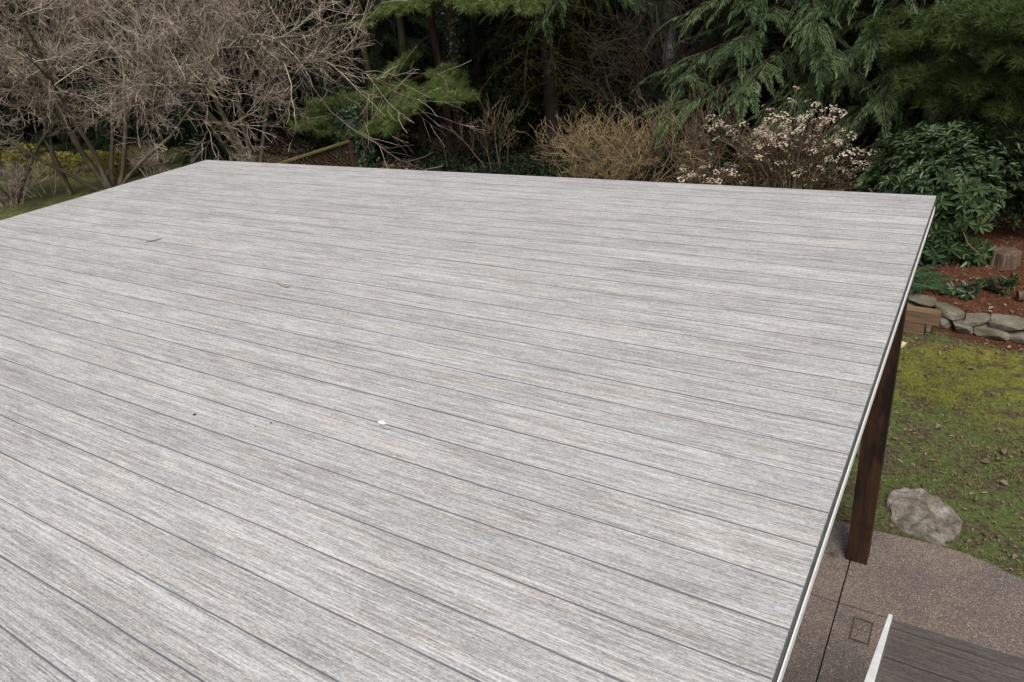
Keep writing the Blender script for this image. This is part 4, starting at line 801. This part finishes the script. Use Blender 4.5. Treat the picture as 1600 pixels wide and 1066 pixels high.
# ------------------------------------------------------------------ cedars, mossy conifer, forest
gt, gc = cedar_parts(10, 1.5, 2.9, 130, 3, nf=19, fs=.9)
b_ = gat(1235, 15.4); tree_obj('cedar_tree', b_, gt, gc, M['bark_red'], M['cedar'], 'blue-green cedar with drooping sprays behind the wide hydrangea', 'tree', 'cedars beyond the deck')
gt, gc = cedar_parts(10, 1.1, 2.1, 110, 7, nf=17, fs=.85)
b_ = gat(1392, 14.6); tree_obj('cedar_tree', b_, gt, gc, M['bark_red'], M['cedar'], 'narrower cedar with drooping fronds and a dark trunk, between the wide cedar and the pine', 'tree', 'cedars beyond the deck')
# small cedar sapling left of the hydrangea
gt, gc = cedar_parts(2.2, .3, .8, 26, 9, nf=9, fs=.6, wood_r=.04)
tree_obj('cedar_sapling', gat(1082, 14.2), gt, gc, M['bark_red'], M['cedar'], 'small green cedar sapling tucked behind the tan shrub', 'tree')

# mossy conifer with bare drooping limbs
mb = gat(868, 15.2); e = empty('mossy_conifer', mb, 'dark conifer with bare drooping limbs furred in olive moss beyond the deck', 'tree'); gt, gm = G(), G(); zs = np.linspace(-.1, 10, 12); gt.tube(np.stack([.05 * np.sin(zs), 0 * zs, zs], -1), np.linspace(.2, .05, 12), 10)
Pm = []
for k in range(64):
    z = 1.6 + 5.5 * k / 64; a = k * 2.4 + rng.uniform(-.3, .3); L = rng.uniform(1.2, 2.6); u = np.array([math.cos(a), math.sin(a), 0]); t = np.linspace(0, 1, 8)[:, None]; up_ = rng.uniform(-.15, .35)
    P = np.array([0, 0, z]) + u * L * t + np.array([0, 0, 1]) * L * (up_ * t - .5 * t ** 2) + rng.normal(0, .05, (8, 3)) * t; gm.tube(P, np.linspace(.03, .007, 8), 5); Pm.append(P)
    for _ in range(16):
        j_ = rng.integers(1, 7); d_ = unit(u * .6 + rng.normal(0, .7, 3) * [1, 1, .5] + [0, 0, -.25]) * rng.uniform(.2, .65); q_ = np.array([P[j_], P[j_] + d_ * .5 + [0, 0, -.02], P[j_] + d_ + [0, 0, -.08]]); gm.tube(q_, [.011, .009, .005], 3)
        for w_ in (.4, .8, 1.0): Pm.append((P[j_] + d_ * w_)[None])
Pm = np.concatenate(Pm); Pm = np.repeat(Pm, 4, 0) + rng.normal(0, .05, (len(Pm) * 4, 3)); lp, lq = rhomb(.08, .02); gm.stamp(lp, lq, None, frames(rdir(len(Pm)) - [0, 0, .5], [0, 0, 1], .3), Pm)
gt.build('trunk', M['bark_dark'], e, True); gm.build('mossy_branch', M['moss_branch'], e)
# green bough at the top right of that tree
gt, gc = cedar_parts(9, 3.4, 2.4, 90, 21, nf=12, fs=.9)
tree_obj('cedar_tree', gat(905, 17.0), gt, gc, M['bark_dark'], M['cedar'], 'cedar behind the mossy conifer showing only low hanging green boughs at the top', 'tree', 'cedars beyond the deck')

gt, gc = cedar_parts(11, .8, 3.2, 130, 33, sag=.35, nf=13, fs=1.35, wood_r=.22)
far = [(-6.5, 19.5), (-11.5, 18.8), (-15.5, 17.2), (-1.5, 19.6), (3.2, 18.0), (-19.8, 16.2), (-23, 12.6), (-26, 8.6), (-9, 23), (-14, 22.5), (-3.5, 23), (1.5, 22.5), (-19, 21), (-24, 17.5), (-29, 13), (-31, 7.5), (6.2, 15.5), (6.5, 20), (-17.6, 13.8), (-28, 3), (-33, 1)]
labs = None; first = None
for k, (x_, y_) in enumerate(far):
    loc = (x_, y_, float(T(x_, y_))); vis = 'tall dark conifer standing in the shaded wood far beyond the deck'
    if k == 0: first = tree_obj('conifer_tree', loc, gt, gc, M['bark_dark'], M['conifer'], vis, 'tree', 'dark conifers of the shaded wood', crown='crown')
    else: copy_tree(first, loc, rng.uniform(0, 6.28), rng.uniform(.85, 1.2), vis, 'dark conifers of the shaded wood')
# undergrowth and far wood: uncountable leaf masses
def mass(name, blobs, n, size, mat, label, cat, shell=.5):
    P, N = blobpts(blobs, n, shell); lp, lq = leaf6(size, size * .62, .15, .15); g = G(); g.stamp(lp, lq, None, frames(unit(N * .5 + rdir(n)), [0, 0, 1], .4) * rng.uniform(.6, 1.4, (n, 1, 1)), P); return tag(g.build(name, mat), label, cat, None, 'stuff')
bl = []
for k in range(90):
    x_ = rng.uniform(-17, 3.5); y_ = rng.uniform(13.9, 18.2) + (x_ > -8) * (x_ < -5) * .6; bl.append(((x_, y_, float(T(x_, y_)) + rng.uniform(.0, .7) * (.25 + .75 * (y_ > 15.2))), (rng.uniform(.5, .9), .5, rng.uniform(.25, .7) * (.5 + .5 * (y_ > 15.2)))))
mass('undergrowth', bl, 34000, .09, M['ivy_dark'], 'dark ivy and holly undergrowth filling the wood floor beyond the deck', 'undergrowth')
bl = []
for k in range(46):
    x_ = rng.uniform(-14.5, -4.5); y_ = rng.uniform(13.3, 14.6); bl.append(((x_, y_, float(T(x_, y_)) + .05), (rng.uniform(.3, .7), .4, rng.uniform(.08, .3))))
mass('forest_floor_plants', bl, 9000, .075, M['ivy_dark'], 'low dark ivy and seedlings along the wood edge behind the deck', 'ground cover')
bl = []
for k in range(60):
    x_ = rng.uniform(-24, -10); y_ = rng.uniform(11, 17) - (x_ + 17) * .2; 
    if x_ > -14 and y_ < 15.5: y_ = 16
    bl.append(((x_, y_, float(T(x_, y_)) + rng.uniform(.1, 1.2)), (rng.uniform(.5, .9), .6, rng.uniform(.4, .8))))
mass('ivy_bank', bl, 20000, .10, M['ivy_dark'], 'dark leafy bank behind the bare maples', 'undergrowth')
bl = []
for k in range(150):
    a = rng.uniform(-.62, 1.25); r_ = rng.uniform(26, 29) ; x_ = -4 - math.sin(a) * r_ ; y_ = math.cos(a) * r_ - 1; bl.append(((x_, y_, rng.uniform(0, 9)), (rng.uniform(1.5, 2.6), 1.5, rng.uniform(1.2, 2.2))))
mass('distant_wood', bl, 60000, .42, M['conifer'], 'dense dark foliage of the distant wood closing the background', 'wood')
